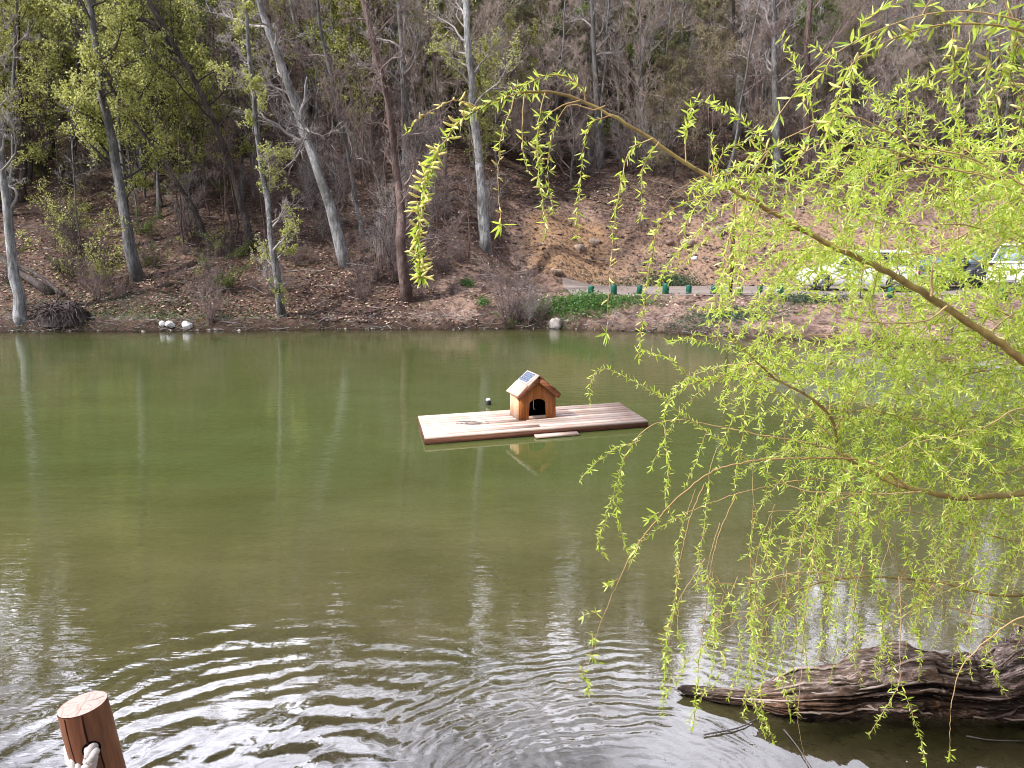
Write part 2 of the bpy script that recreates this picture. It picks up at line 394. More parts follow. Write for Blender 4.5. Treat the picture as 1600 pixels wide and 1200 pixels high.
    body = t.n('MixShader'); t.l(k, body.inputs[0]); t.l(dif.outputs[0], body.inputs[1]); t.l(tr.outputs[0], body.inputs[2])
    gl = t.n('BsdfGlossy', Roughness=.004); t.l(nor, gl.inputs['Normal'])
    fr = t.n('Fresnel', IOR=1.85); t.l(nor, fr.inputs['Normal'])
    m = t.n('MixShader'); t.l(fr.outputs[0], m.inputs[0]); t.l(body.outputs[0], m.inputs[1]); t.l(gl.outputs[0], m.inputs[2])
    t.l(m.outputs[0], t.out.inputs[0]); return t.m
wx = np.concatenate([np.arange(-60, -20, 2), np.arange(-20, 24, .4), np.arange(24, 40, 2)]); wy = np.concatenate([np.arange(2.8, 12, .2), np.arange(12, 33, .5)])
WX, WY = np.meshgrid(wx, wy); nwx = len(wx)
i, j = np.meshgrid(np.arange(len(wy) - 1), np.arange(nwx - 1), indexing='ij')
q = np.stack([i * nwx + j, i * nwx + j + 1, (i + 1) * nwx + j + 1, (i + 1) * nwx + j], -1).reshape(-1, 4)
wt = build('water', np.stack([WX, WY, WX * 0], -1).reshape(-1, 3), [(q, 0)], mat_water(), smooth=True)
tag(wt, kind='structure'); setattr_(wt, 'depth', np.clip(-height(WX, WY), 0, 3))

# ------------------------------------------------------------------ trees
rng = np.random.default_rng(7)
def unit(v): return v / (np.linalg.norm(v, axis=-1, keepdims=True) + 1e-9)
def cones(mb, S, D, L, R, mi=0, bend=.25, up=.15):
    """thin two-segment twigs: starts S, directions D, lengths L, radii R (vectorised). returns mid and tip points"""
    n = len(S); D = unit(D); L = L[:, None]
    mid = S + D * L * .5
    D2 = unit(D + rng.normal(0, bend, (n, 3)) + np.array([0, 0, up])); tip = mid + D2 * L * .5
    A = unit(np.cross(D, rng.normal(0, 1, (n, 3)))); B = np.cross(D, A)
    ang = [0, 2.094, 4.189]
    v = np.zeros((n, 7, 3))
    for k, a in enumerate(ang):
        off = (math.cos(a) * A + math.sin(a) * B) * R[:, None]
        v[:, k] = S + off; v[:, 3 + k] = mid + off * .7
    v[:, 6] = tip
    base = np.arange(n)[:, None] * 7
    qd = np.concatenate([base + np.array([[0, 1, 4, 3]]), base + np.array([[1, 2, 5, 4]]), base + np.array([[2, 0, 3, 5]])])
    tr = np.concatenate([base + np.array([[3, 4, 6]]), base + np.array([[4, 5, 6]]), base + np.array([[5, 3, 6]])])
    n0 = mb.n
    mb.arr(v.reshape(-1, 3), qd, mi)
    mb.f.setdefault((3, mi), []).append(tr + n0)
    return mid, tip, D2
def quads(mb, P, size, mi=1, flat=0.0, lw=.6):
    n = len(P); a = unit(rng.normal(0, 1, (n, 3)) * np.array([1, 1, 1 - flat])); b = unit(np.cross(a, rng.normal(0, 1, (n, 3)) + np.array([0, 0, 3 * flat])))
    sz = size if isinstance(size, np.ndarray) else np.full(n, size); sz = sz[:, None] * rng.uniform(.6, 1.3, (n, 1))
    v = np.zeros((n, 4, 3)); v[:, 0] = P; v[:, 1] = P + a * sz * .5 + b * sz * lw * .5; v[:, 2] = P + a * sz; v[:, 3] = P + a * sz * .5 - b * sz * lw * .5
    mb.arr(v.reshape(-1, 3), np.arange(n * 4).reshape(n, 4), mi)

def tree_parts(path, r0, limbs, start, limb_len, k2=6, k3=6, k4=4, leaf=0, leafsize=.07, upb=.35, spread=1.0, lk=8, twigr=1.0, leaf_k=1.0, drop=0.0, taper=.75):
    """trunk MB and crown MB for a tree whose trunk follows path (array of points, base first)"""
    tm = MB(); cm = MB()
    n = len(path); u = np.linspace(0, 1, n)
    rr = r0 * (1 - taper * u) * (1 + .55 * np.exp(-u * n * .55)); rr[-1] *= .4
    a = np.arange(10)
    wob = 1 + .13 * rng.normal(0, 1, (n, 10)) * .6
    tm.tube(path, rr, 10, wob=wob)
    L = np.linalg.norm(np.diff(path, axis=0), axis=1).sum()
    S3 = []; D3 = []; L3 = []; R3 = []
    for kx in range(limbs):
        f = start + (1 - start) * (kx + rng.uniform(0, 1)) / limbs; f = min(f, .985)
        ix = f * (n - 1); i0 = int(ix); fr = ix - i0
        p = path[i0] * (1 - fr) + path[min(i0 + 1, n - 1)] * fr
        ph = rng.uniform(0, 2 * PI)
        dirv = unit(np.array([math.cos(ph) * spread, math.sin(ph) * spread, upb + rng.uniform(-.25, .5) + .5 * f]))
        ll = limb_len * L * (1 - .55 * f) * rng.uniform(.55, 1.15)
        r = r0 * (1 - taper * f) * rng.uniform(.28, .5)
        m = lk; pts = [p]; d = dirv.copy()
        for s_ in range(m):
            d = unit(d + rng.normal(0, .22, 3) + np.array([0, 0, .08 - drop])); pts.append(pts[-1] + d * ll / m)
        pts = np.array(pts); cm.tube(pts, np.linspace(r, r * .15, m + 1), 5, cap=False)
        for k in range(k2):
            g_ = rng.uniform(.22, 1.0); ii = int(g_ * m * .999); b = pts[ii] + (pts[ii + 1] - pts[ii]) * (g_ * m - ii)
            d2 = unit(unit(pts[ii + 1] - pts[ii]) + rng.normal(0, .62, 3) + np.array([0, 0, .12 - drop]))
            l2 = ll * .48 * (1.15 - g_ * .6) * rng.uniform(.6, 1.2); rb = max(r * .35 * (1 - g_ * .5), .006)
            q_ = [b]; dd = d2
            for s_ in range(4): dd = unit(dd + rng.normal(0, .2, 3) + np.array([0, 0, .06 - drop])); q_.append(q_[-1] + dd * l2 / 4)
            q_ = np.array(q_); cm.tube(q_, np.linspace(rb, rb * .3, 5), 4, cap=False)
            tt = rng.uniform(.1, 1, k3); it = (tt * 3.999).astype(int)
            pp = q_[it] + (q_[it + 1] - q_[it]) * (tt * 4 - it)[:, None]
            S3.append(pp); D3.append(unit(q_[it + 1] - q_[it]) + rng.normal(0, .6, (k3, 3)) + np.array([0, 0, .1 - drop])); L3.append(l2 * .5 * rng.uniform(.5, 1.1, k3)); R3.append(np.full(k3, max(rb * .4, .0045)))
    S3 = np.concatenate(S3); D3 = np.concatenate(D3); L3 = np.concatenate(L3); R3 = np.concatenate(R3)
    mid, tip, D2 = cones(cm, S3, D3, L3, R3 * 1.6 * twigr, up=.1 - drop)
    N = len(S3); tt = rng.uniform(.15, 1, (N, k4))
    P4 = np.where((tt < .5)[..., None], S3[:, None] + (mid - S3)[:, None] * (tt * 2)[..., None], mid[:, None] + (tip - mid)[:, None] * (tt * 2 - 1)[..., None]).reshape(-1, 3)
    D4 = (unit(D3)[:, None] + rng.normal(0, .6, (N, k4, 3))).reshape(-1, 3)
    L4 = np.repeat(L3 * .5, k4) * rng.uniform(.5, 1.2, N * k4)
    m4, t4, _ = cones(cm, P4, D4, L4, np.repeat(R3, k4) * 1.35 * twigr, up=.1 - drop)
    if leaf:
        P = np.concatenate([t4 + rng.normal(0, .06, t4.shape) for _ in range(leaf)] + [m4, mid, tip])
        if leaf_k < 1:   # clumps: keep leaves where a coarse noise is high
            v = .55 * vnoise(P[:, 0] * .8, P[:, 2] * .8 + P[:, 1] * .5, 77) + .45 * vnoise(P[:, 0] * 2.3, P[:, 2] * 2.3 + P[:, 1], 79); P = P[v > 1 - leaf_k]
        quads(cm, P, leafsize, 1)
    return tm, cm

def straight_path(H, n=10, wander=.25, lean=0.0):
    p = np.zeros((n, 3)); p[:, 2] = np.linspace(-.4, H, n)
    w = np.cumsum(rng.normal(0, wander, (n, 2)), axis=0) * .35; w[0] = 0; w[1] *= .3
    p[:, :2] = w; p[:, 0] += lean * p[:, 2]
    return p

PROTO = {}
def proto(key, name, label, cat, H, r0, bark, twig, leafm, **kw):
    path = straight_path(H, 12, .16)
    tm, cm = tree_parts(path, r0, **kw)
    root = empty(name, (0, 0, -200), label, cat)
    tm.build('trunk', M[bark], root, True)
    cm.build('crown', [M[twig], M[leafm or twig]], root)
    PROTO[key] = [root, False]
    return root
def place(key, loc, rz, s, label=None, group=None, tilt=(0, 0)):
    pr = PROTO[key]
    if not pr[1]: o = pr[0]; pr[1] = True
    else: o = copy_tree(pr[0])
    o.location = loc; o.scale = (s, s, s); o.rotation_euler = (tilt[0], tilt[1], rz)
    if label: o['label'] = label
    if group: o['group'] = group
    return o

proto('bare_a', 'bare_tree', 'x', 'tree', 17, .20, 'bark_grey', 'twig_grey', None, limbs=18, start=.28, limb_len=.26, k2=8, k3=8, k4=5)
proto('bare_b', 'bare_tree', 'x', 'tree', 18, .17, 'bark_brown', 'twig_brown', None, limbs=20, start=.22, limb_len=.24, k2=8, k3=8, k4=5)
proto('bare_c', 'bare_tree', 'x', 'tree', 15, .13, 'bark_pale', 'twig_grey', None, limbs=18, start=.3, limb_len=.24, k2=7, k3=8, k4=5)
proto('bud_a', 'budding_tree', 'x', 'tree', 15, .15, 'bark_dark', 'twig_brown', 'leaf_olive', limbs=20, start=.2, limb_len=.26, k2=8, k3=7, k4=4, leaf=1, leafsize=.085, leaf_k=.8)
proto('bud_b', 'budding_tree', 'x', 'tree', 14, .14, 'bark_grey', 'twig_grey', 'leaf_green', limbs=20, start=.18, limb_len=.27, k2=8, k3=7, k4=4, leaf=2, leafsize=.09, leaf_k=.65)
proto('leafy_a', 'leafing_tree', 'x', 'tree', 14, .15, 'bark_dark', 'twig_dark', 'leaf_yellow', limbs=22, start=.22, limb_len=.30, k2=9, k3=8, k4=4, leaf=2, leafsize=.095, leaf_k=.55, upb=.15)
proto('leafy_b', 'leafing_tree', 'x', 'tree', 12, .12, 'bark_grey', 'twig_dark', 'leaf_yellow', limbs=20, start=.2, limb_len=.33, k2=9, k3=8, k4=4, leaf=2, leafsize=.09, leaf_k=.5, upb=.1)
proto('small_p', 'small_bare_tree', 'x', 'tree', 7.5, .06, 'bark_grey', 'twig_pale', None, limbs=18, start=.12, limb_len=.42, k2=10, k3=9, k4=5, upb=.5, twigr=.9)
proto('small_o', 'small_budding_tree', 'x', 'tree', 7, .06, 'bark_dark', 'twig_brown', 'leaf_olive', limbs=18, start=.12, limb_len=.42, k2=9, k3=8, k4=4, upb=.45, leaf=1, leafsize=.07, leaf_k=.75)
proto('small_g', 'small_leafing_tree', 'x', 'tree', 7, .06, 'bark_dark', 'twig_dark', 'leaf_green', limbs=18, start=.12, limb_len=.42, k2=9, k3=8, k4=4, upb=.4, leaf=1, leafsize=.085, leaf_k=.6)
proto('small_y', 'small_leafing_tree', 'x', 'tree', 7.5, .06, 'bark_dark', 'twig_dark', 'leaf_yellow', limbs=18, start=.14, limb_len=.42, k2=9, k3=8, k4=4, upb=.35, leaf=1, leafsize=.10, leaf_k=.6)
proto('thin', 'sapling', 'x', 'sapling', 7.5, .04, 'bark_brown', 'twig_brown', None, limbs=14, start=.3, limb_len=.22, k2=4, k3=5, k4=3)
proto('thin_p', 'sapling', 'x', 'sapling', 8.5, .05, 'bark_grey', 'twig_grey', None, limbs=12, start=.35, limb_len=.2, k2=4, k3=5, k4=3)
def shrub(key, name, H, stems, twig, leafm, leaf=0, leafsize=.05, leaf_k=1.0, spread=.5, k3=40, bark='bark_brown'):
    root = empty(name, (0, 0, -200), 'x', 'shrub'); sm = MB(); cm = MB(); S = []; D = []; L = []
    for k in range(stems):
        ph = rng.uniform(0, 2 * PI); d = unit(np.array([math.cos(ph) * spread * rng.uniform(.2, 1.2), math.sin(ph) * spread * rng.uniform(.2, 1.2), 1]))
        pts = [np.array([rng.normal(0, .18), rng.normal(0, .18), -.2])]; h = H * rng.uniform(.6, 1.1)
        for s_ in range(7): d = unit(d + rng.normal(0, .12, 3)); pts.append(pts[-1] + d * h / 7)
        pts = np.array(pts); sm.tube(pts, np.linspace(.018, .004, 8) * (H / 2.5) ** .6, 4, cap=False)
        tt = rng.uniform(.15, 1, k3); it = (tt * 6.999).astype(int); S.append(pts[it] + (pts[it + 1] - pts[it]) * (tt * 7 - it)[:, None])
        D.append(unit(pts[it + 1] - pts[it]) + rng.normal(0, .5, (k3, 3))); L.append(h * .22 * rng.uniform(.4, 1.1, k3))
    S = np.concatenate(S); D = np.concatenate(D); L = np.concatenate(L)
    mid, tip, _ = cones(cm, S, D, L, np.full(len(S), .005)); N = len(S)
    P4 = np.repeat(mid, 3, 0); m4, t4, _ = cones(cm, P4, np.repeat(unit(D), 3, 0) + rng.normal(0, .6, (N * 3, 3)), np.repeat(L * .45, 3), np.full(N * 3, .0035))
    if leaf:
        P = np.concatenate([t4] * leaf + [tip, m4]); P = P + rng.normal(0, .05, P.shape)
        v = vnoise(P[:, 0] * 1.6, P[:, 2] * 1.6 + P[:, 1], 78); quads(cm, P[v > 1 - leaf_k], leafsize, 1)
    sm.build('stems', M[bark], root, True); cm.build('crown', [M[twig], M[leafm or twig]], root); PROTO[key] = [root, False]
shrub('sh_bare', 'bare_shrub', 2.6, 14, 'twig_brown', None)
shrub('sh_grey', 'bare_shrub', 3.2, 12, 'twig_grey', None, spread=.35)
shrub('sh_green', 'leafing_shrub', 2.4, 12, 'twig_dark', 'leaf_green', 2, .06, .6, .7)
shrub('sh_yellow', 'leafing_shrub', 3.0, 12, 'twig_dark', 'leaf_yellow', 2, .085, .55, .8)

# trees one can tell apart: (trunk pixel path base first, trunk px thickness, bark, twig, leaf, options, name, label)
HERO = [
 ([(34, 502), (25, 430), (12, 330), (-8, 180)], 20, 'bark_pale', 'twig_grey', None, dict(limbs=12, start=.35), 'birch_tree', 'white birch trunk at the water edge, far left, bound with dark rings'),
 ([(213, 434), (196, 350), (178, 240), (160, 130), (130, -60)], 22, 'bark_grey', 'twig_dark', 'leaf_yellow', dict(limbs=22, start=.28, leaf=2, leafsize=.11, leaf_k=.6, limb_len=.26), 'leafing_tree', 'grey mottled trunk forking under yellow-green leaves above the bank left of the white stones'),
 ([(441, 492), (428, 400), (413, 290), (400, 180), (385, 20)], 15, 'bark_grey', 'twig_grey', 'leaf_yellow', dict(limbs=26, start=.05, leaf=1, leafsize=.08, leaf_k=.5, limb_len=.13), 'leafing_tree', 'slim grey tree rising from the shoreline with green sprigs low on its trunk'),
 ([(541, 414), (512, 310), (478, 215), (445, 120), (395, -30)], 24, 'bark_pale', 'twig_grey', None, dict(limbs=18, start=.25, limb_len=.3), 'bare_tree', 'pale leaning forked trunk between the slim shoreline tree and the dark split trunk'),
 ([(470, 205), (480, 160), (478, 110), (462, 40), (440, -60)], 9, 'bark_pale', 'twig_grey', None, dict(limbs=14, start=.15, limb_len=.3), 'bare_tree', 'thin pale trunk rising close beside the fork of the leaning pale tree'),
 ([(636, 464), (628, 380), (622, 280), (600, 130), (562, -20)], 22, 'bark_brown', 'twig_brown', None, dict(limbs=24, start=.1, limb_len=.22), 'bare_tree', 'dark brown split trunk standing at the foot of the slope beside the path'),
 ([(759, 390), (751, 300), (743, 200), (733, 90), (722, -40)], 22, 'bark_pale', 'twig_grey', 'leaf_yellow', dict(limbs=20, start=.38, limb_len=.26, leaf=1, leafsize=.10, leaf_k=.5), 'leafing_tree', 'straight whitish trunk above the path, seen below the willow arch'),
 ([(939, 262), (932, 170), (928, 80), (922, -40)], 15, 'bark_grey', 'twig_grey', None, dict(limbs=16, start=.35, limb_len=.2), 'bare_tree', 'tall grey trunk in the wood, crossed by the top of the willow arch'),
 ([(1153, 214), (1158, 130), (1165, 20), (1170, -80)], 20, 'bark_grey', 'twig_grey', None, dict(limbs=16, start=.3, limb_len=.22), 'bare_tree', 'stout grey trunk with a dark drooping side limb, upslope of the wooden pole'),
 ([(292, 262), (272, 170), (252, 85), (225, -40)], 14, 'bark_pale', 'twig_dark', 'leaf_yellow', dict(limbs=18, start=.4, limb_len=.26, leaf=2, leafsize=.11, leaf_k=.5), 'leafing_tree', 'pale slanting trunk higher up the slope among yellow-green leaves'),
 ([(396, 392), (372, 300), (340, 205), (300, 120), (240, 20), (190, -60)], 15, 'bark_dark', 'twig_dark', None, dict(limbs=20, start=.3, limb_len=.3), 'bare_tree', 'dark crooked tree leaning far left with heavy black limbs'),
 ([(828, 104), (823, 50), (818, -40)], 18, 'bark_dark', 'twig_dark', None, dict(limbs=14, start=.3, limb_len=.2), 'bare_tree', 'thick dark trunk high in the wood behind the willow arch top'),
 ([(568, 372), (552, 290), (535, 200), (510, 90)], 10, 'bark_grey', 'twig_brown', None, dict(limbs=18, start=.15, limb_len=.25), 'bare_tree', 'thin greyish tree between the leaning pale trunk and the dark split trunk'),
 ([(657, 165), (654, 90), (650, 0)], 8, 'bark_dark', 'twig_dark', 'leaf_yellow', dict(limbs=16, start=.2, limb_len=.3, leaf=2, leafsize=.11, leaf_k=.6), 'leafing_tree', 'black slender trunk under yellow-green leaves beyond the split trunk'),
 ([(328, 385), (285, 300), (228, 215), (165, 120), (110, 20)], 10, 'bark_dark', 'twig_dark', 'leaf_yellow', dict(limbs=18, start=.3, limb_len=.25, leaf=2, leafsize=.10, leaf_k=.5), 'leafing_tree', 'thin black stem slanting steeply up to the left behind the mottled trunk'),
 ([(1010, 255), (1003, 160), (1000, 60), (998, -40)], 7, 'bark_grey', 'twig_grey', None, dict(limbs=16, start=.25, limb_len=.22), 'bare_tree', 'thin straight grey stem just right of the tall grey trunk behind the willow arch'),
 ([(700, 300), (690, 200), (676, 90), (668, -20)], 8, 'bark_brown', 'twig_brown', None, dict(limbs=18, start=.2, limb_len=.22), 'bare_tree', 'thin brown tree just left of the straight whitish trunk'),
]
hero_root = []
for path, th, bark, twig, leafm, opt, nm, lab in HERO:
    b = ground(*path[0]); q1_ = at(*path[1], b[1]); pts = [b - unit(q1_ - b) * .45]
    for (u_, v_) in path[1:]:
        pts.append(at(u_, v_, b[1] + .35 * rng.normal()))
    # carry the trunk on above the picture
    d = pts[-1] - pts[-2]; H = min(17, .6 * (b[1] - 7)) + rng.uniform(-1.5, 1); ex = max(b[2] + H - pts[-1][2], 2)
    dd = unit(d * np.array([.5, .5, 1])); pts.append(pts[-1] + dd * ex * .5); pts.append(pts[-1] + unit(dd + np.array([0, 0, .3])) * ex * .5)
    P = smoothline(np.array(pts), 18); P[1:-1] += rng.normal(0, .035, (16, 3))
    r = th / 2 / F * np.linalg.norm(b - CAM) * .64
    root = empty(nm, tuple(b), lab, 'tree')
    kw = dict(k2=8, k3=7, k4=5, limb_len=.24); kw.update(opt)
    tm, cm = tree_parts(P - b, r, taper=.6, **kw)
    tm.build('trunk', M[bark], root, True); cm.build('crown', [M[twig], M[leafm or twig]], root)
    hero_root.append(root)
# the heavy drooping limb on the stout grey trunk, a limb of its own
def limb(root, px, Y, r, mat):
    pts = smoothline(np.array([at(a, b, Y) for a, b in px]), 14); pts[1:-1] += rng.normal(0, .03, (12, 3))
    m = MB(); m.tube(pts - np.array(root.location), np.linspace(r, r * .25, 14), 6)
    m.build('limb', M[mat], root, True)
Yb = hero_root[8].location[1]
limb(hero_root[8], [(1160, 76), (1145, 84), (1128, 94), (1105, 97)], Yb, .13, 'bark_dark')
limb(hero_root[8], [(1172, 38), (1190, 30), (1215, 28), (1240, 34)], Yb, .12, 'bark_dark')
Yb = hero_root[10].location[1]
limb(hero_root[10], [(268, 72), (250, 30), (235, 5), (205, -20)], Yb, .16, 'bark_dark')
limb(hero_root[10], [(250, 50), (225, 30), (190, 40), (150, 42)], Yb, .10, 'bark_dark')
limb(hero_root[10], [(300, 105), (262, 88), (240, 85), (205, 95), (190, 110)], Yb, .10, 'bark_dark')
limb(hero_root[3], [(478, 218), (470, 185), (477, 150), (480, 120)], hero_root[3].location[1], .12, 'bark_pale')
# fallen tree at the far left and its root plate
b0 = ground(128, 492); fr = empty('fallen_tree', tuple(b0), 'dark fallen trunk propped on its torn root mound at the water edge', 'tree')
m = MB(); P = smoothline(np.array([atz(118, 500, .1), at(75, 455, 29.6), at(30, 425, 30.2), at(-20, 385, 31)]), 14)
m.tube(P - b0, np.linspace(.20, .10, 14), 8); m.build('trunk', M['bark_dark'], fr, True)
m = MB(); P = smoothline(np.array([at(100, 462, 29.2), at(60, 430, 29.6), at(15, 408, 30)]), 10); m.tube(P - b0, np.linspace(.09, .05, 10), 6); m.build('limb', M['bark_dark'], fr, True)
m = MB(); c0 = ground(95, 503) + np.array([0, 0, .45])
for k in range(130):
    d = unit(np.array([rng.normal(0, 1.1), rng.normal(-.3, .6), rng.uniform(-.5, 1.0)])); p = [c0 + rng.normal(0, .25, 3) * np.array([1.7, .5, .4])]
    for s_ in range(5): d = unit(d + rng.normal(0, .25, 3) + np.array([0, 0, -.22])); p.append(p[-1] + d * .16)
    m.tube(np.array(p) - b0, np.linspace(.03, .006, 6), 4, cap=False)
m.build('roots', M['bark_dark'], fr, True)
m = MB(); nn = 26; th_, ph_ = np.meshgrid(np.linspace(0, 2 * PI, nn, endpoint=False), np.linspace(.02, PI * .62, 12))
R_ = 1 + .5 * fbm(th_ * 1.5, ph_ * 3, 61, 3)
vv = np.stack([np.cos(th_) * np.sin(ph_) * .95 * R_, np.sin(th_) * np.sin(ph_) * .5 * R_, np.cos(ph_) * .62 * R_], -1).reshape(-1, 3) + (c0 - b0) + np.array([0, .2, -.35])
i, j = np.meshgrid(np.arange(11), np.arange(nn), indexing='ij'); j2 = (j + 1) % nn
m.arr(vv, np.stack([i * nn + j, (i + 1) * nn + j, (i + 1) * nn + j2, i * nn + j2], -1).reshape(-1, 4)); m.build('root_plate', M['bark_dark'], fr, True)

# the wood behind, layer on layer up the slope
LAB = {'bare_a': 'grey bare tree in the crowded wood up the slope', 'bare_b': 'brown bare tree in the crowded wood up the slope',
       'bare_c': 'slim pale-barked bare tree in the crowded wood up the slope', 'bud_a': 'dark tree hazed with olive buds in the wood up the slope',
       'bud_b': 'grey tree with small fresh green leaves in the wood up the slope', 'leafy_a': 'tree thick with yellow-green spring leaves on the wooded slope',
       'leafy_b': 'small grey tree spreading yellow-green sprays on the wooded slope', 'thin': 'thin brown sapling standing bare on the wooded slope', 'thin_p': 'thin grey sapling standing bare on the wooded slope',
       'small_p': 'low pale-twigged bare tree of the understorey up the slope', 'small_o': 'low spreading tree hazed with olive buds in the understorey', 'small_y': 'low spreading tree with yellow-green leaves in the understorey', 'small_g': 'low spreading tree with fresh green leaves in the understorey',
       'sh_bare': 'bare brown shrub on the leaf-strewn slope', 'sh_grey': 'bare grey many-stemmed shrub on the leaf-strewn slope', 'sh_green': 'low shrub with small green leaves on the slope', 'sh_yellow': 'shrub with yellow-green leaf sprays on the slope'}
GRP = {'bare_a': 'grey bare trees of the wood', 'bare_b': 'brown bare trees of the wood', 'bare_c': 'pale bare trees of the wood', 'bud_a': 'olive budding trees of the wood', 'bud_b': 'green budding trees of the wood',
       'leafy_a': 'yellow-green trees of the wood', 'leafy_b': 'small yellow-green trees of the wood', 'thin': 'brown saplings on the slope', 'thin_p': 'grey saplings on the slope',
       'small_p': 'low bare trees of the understorey', 'small_o': 'low budding trees of the understorey', 'small_y': 'low yellow-green trees of the understorey', 'small_g': 'low green trees of the understorey',
       'sh_bare': 'bare brown shrubs', 'sh_grey': 'bare grey shrubs', 'sh_green': 'green shrubs', 'sh_yellow': 'yellow-green shrubs'}
random.seed(11)
HK = {'small_p': 7.5, 'small_o': 7, 'small_g': 7, 'small_y': 7.5, 'bare_a': 17, 'bare_b': 18, 'bare_c': 15, 'bud_a': 15, 'bud_b': 14, 'leafy_a': 14, 'leafy_b': 12}
used = [tuple(o.location[:2]) for o in hero_root]
def scatter(key, n, xr, yr, smin, smax, mind, lean=.05, cond=None):
    k = tries = 0
    while k < n and tries < n * 60:
        tries += 1
        y = random.uniform(*yr); x = random.uniform(*xr) * y
        if any((x - a) ** 2 + (y - b) ** 2 < mind ** 2 for a, b in used): continue
        if cond and not cond(x, y): continue
        if x > -1 and y < 44: continue
        z_ = hz(x, y); s_ = random.uniform(smin, smax) * (1 + .35 * float(sst(52, 80, y))); Hk = HK.get(key, 3)
        if Hk > 6:
            s_ = min(s_, (.76 * (y - 7) - z_) / Hk * random.uniform(.85, 1.05))
            if s_ < .55: continue
        used.append((x, y)); k += 1
        place(key, (x, y, z_ - .1), random.uniform(0, 6.28), s_, LAB[key], GRP[key], (random.gauss(0, lean), random.gauss(0, lean)))
scatter('leafy_a', 15, (-.95, -.34), (37, 56), .9, 1.25, 1.4)
scatter('leafy_b', 10, (-.85, -.30), (33, 48), .7, 1.15, 1.1)
scatter('leafy_b', 8, (-.24, .02), (44, 62), 1.0, 1.3, 1.4)
scatter('leafy_a', 7, (-.4, .5), (62, 88), .9, 1.2, 1.8)
scatter('bud_b', 30, (-.6, .9), (45, 84), .8, 1.2, 1.2)
scatter('bud_a', 50, (-.6, .95), (44.5, 84), .8, 1.2, 1.1)
scatter('small_p', 120, (-.5, .9), (42, 80), .7, 1.3, .8)
scatter('small_o', 80, (-.6, .9), (44, 84), .7, 1.3, .8)
scatter('small_g', 24, (-.6, .9), (45, 80), .7, 1.3, .8)
scatter('bare_a', 30, (-.6, .95), (38, 92), .9, 1.25, 1.2)
scatter('bare_b', 46, (-.5, .95), (40, 92), .8, 1.2, 1.1)
scatter('bare_c', 12, (-.6, .95), (42, 84), .8, 1.2, 1.2)
scatter('thin', 130, (-.5, .9), (33, 58), .6, 1.1, .4)
scatter('thin_p', 50, (-.6, .9), (43, 66), 1.2, 1.9, .8)
scatter('thin_p', 90, (-.6, .9), (33, 62), .6, 1.15, .4)
scatter('sh_bare', 90, (-.7, .9), (33, 60), .6, 1.2, .5)
scatter('sh_grey', 80, (-.7, .9), (33, 60), .7, 1.3, .5)
scatter('sh_green', 12, (-.7, -.25), (29.5, 42), .3, .8, .8)
scatter('sh_green', 50, (-.2, .8), (44, 72), .9, 1.9, .6)
scatter('sh_yellow', 16, (-.75, -.40), (30.5, 42), .5, 1.1, .8)
scatter('bud_b', 10, (-.98, -.58), (38, 74), 1.0, 1.4, 1.5)
scatter('bare_a', 8, (-.98, -.6), (36, 70), 1.0, 1.3, 1.5)
scatter('small_y', 14, (-.24, .0), (41, 58), .8, 1.4, .8)
scatter('small_y', 14, (-.85, -.40), (36, 56), .8, 1.4, .8)
scatter('sh_bare', 45, (-.65, -.05), (29.3, 34), .25, .6, .4)
scatter('bare_a', 12, (-1.5, 1.5), (95, 120), 1.1, 1.4, 3)
scatter('bud_a', 12, (-1.5, 1.5), (90, 115), 1.1, 1.4, 3)
def pp(key, px, py, s, label, rz=0.0):
    b = ground(px, py); return place(key, (b[0], b[1], b[2] - .05), rz, s, label, None)
pp('sh_bare', 800, 498, 1.0, 'bare brown shrub at the shore, left of the whitish boulder')
pp('sh_grey', 820, 505, .6, 'low greyish bare shrub touching the whitish boulder', 1.3)
pp('sh_green', 792, 512, .42, 'small dark green bush at the waterline below the brown shrub', 2.)
pp('sh_bare', 845, 500, .45, 'low pinkish twiggy bush just left of the whitish boulder', 4.)
pp('sh_grey', 600, 420, 1.5, 'tall bare shrub spreading left of the dark split trunk', .6)
pp('sh_bare', 330, 500, .7, 'low twiggy bush above the shore, right of the white stones', .6)
pp('sh_green', 345, 450, .8, 'dark green bush on the slope above the shore', .6)

# ------------------------------------------------------------------ ground clutter (nobody could count it)
def mat_litter():
    t = NT('dead_leaf'); r = t.isl()
    col = t.ramp(r, [(0, (.11, .065, .045)), (.35, (.24, .155, .115)), (.7, (.39, .27, .205)), (1, (.54, .42, .34))])
    return t.fin(col, .7, None, .3)
m = MB(); N = 150000
y = 28.5 + rng.uniform(0, 1, N) ** 1.3 * 26; x = (rng.uniform(-.82, .8, N)) * (y + 2)
keep = (y > ys(x) + .1); x = x[keep]; y = y[keep]
cm_ = clay_mask(x, y); keep = (rng.uniform(0, 1, len(x)) > cm_ * 1.4) & (fbm(x * .55, y * .55, 88, 3) + rng.uniform(-.12, .25, len(x)) > 0); x = x[keep]; y = y[keep]
quads(m, np.stack([x, y, height(x, y) + .01], -1), .12, 0, .8, .7)
tag(m.build('leaf_litter', mat_litter()), 'brown fallen leaves strewn over the wooded slope', 'fallen leaves', kind='stuff')
def patch(name, px, py, rx_, ry_, n, mat, sz, label, hgt=.12):
    b = ground(px, py); x = b[0] + rng.normal(0, rx_, n); y = b[1] + rng.normal(0, ry_, n)
    z = height(x, y) + rng.uniform(0, hgt, n) * (.5 + vnoise(x * 3, y * 3, 5)); m = MB(); quads(m, np.stack([x, y, z], -1), sz, 0, .3, .6)
    k = (y > ys(x) + .1)
    return tag(m.build(name, mat), label, name.replace('_', ' '), kind='stuff')
M['herb'] = mat_leaf('herb_green', (.05, .13, .03), (.09, .21, .045), (.16, .30, .08), .3)
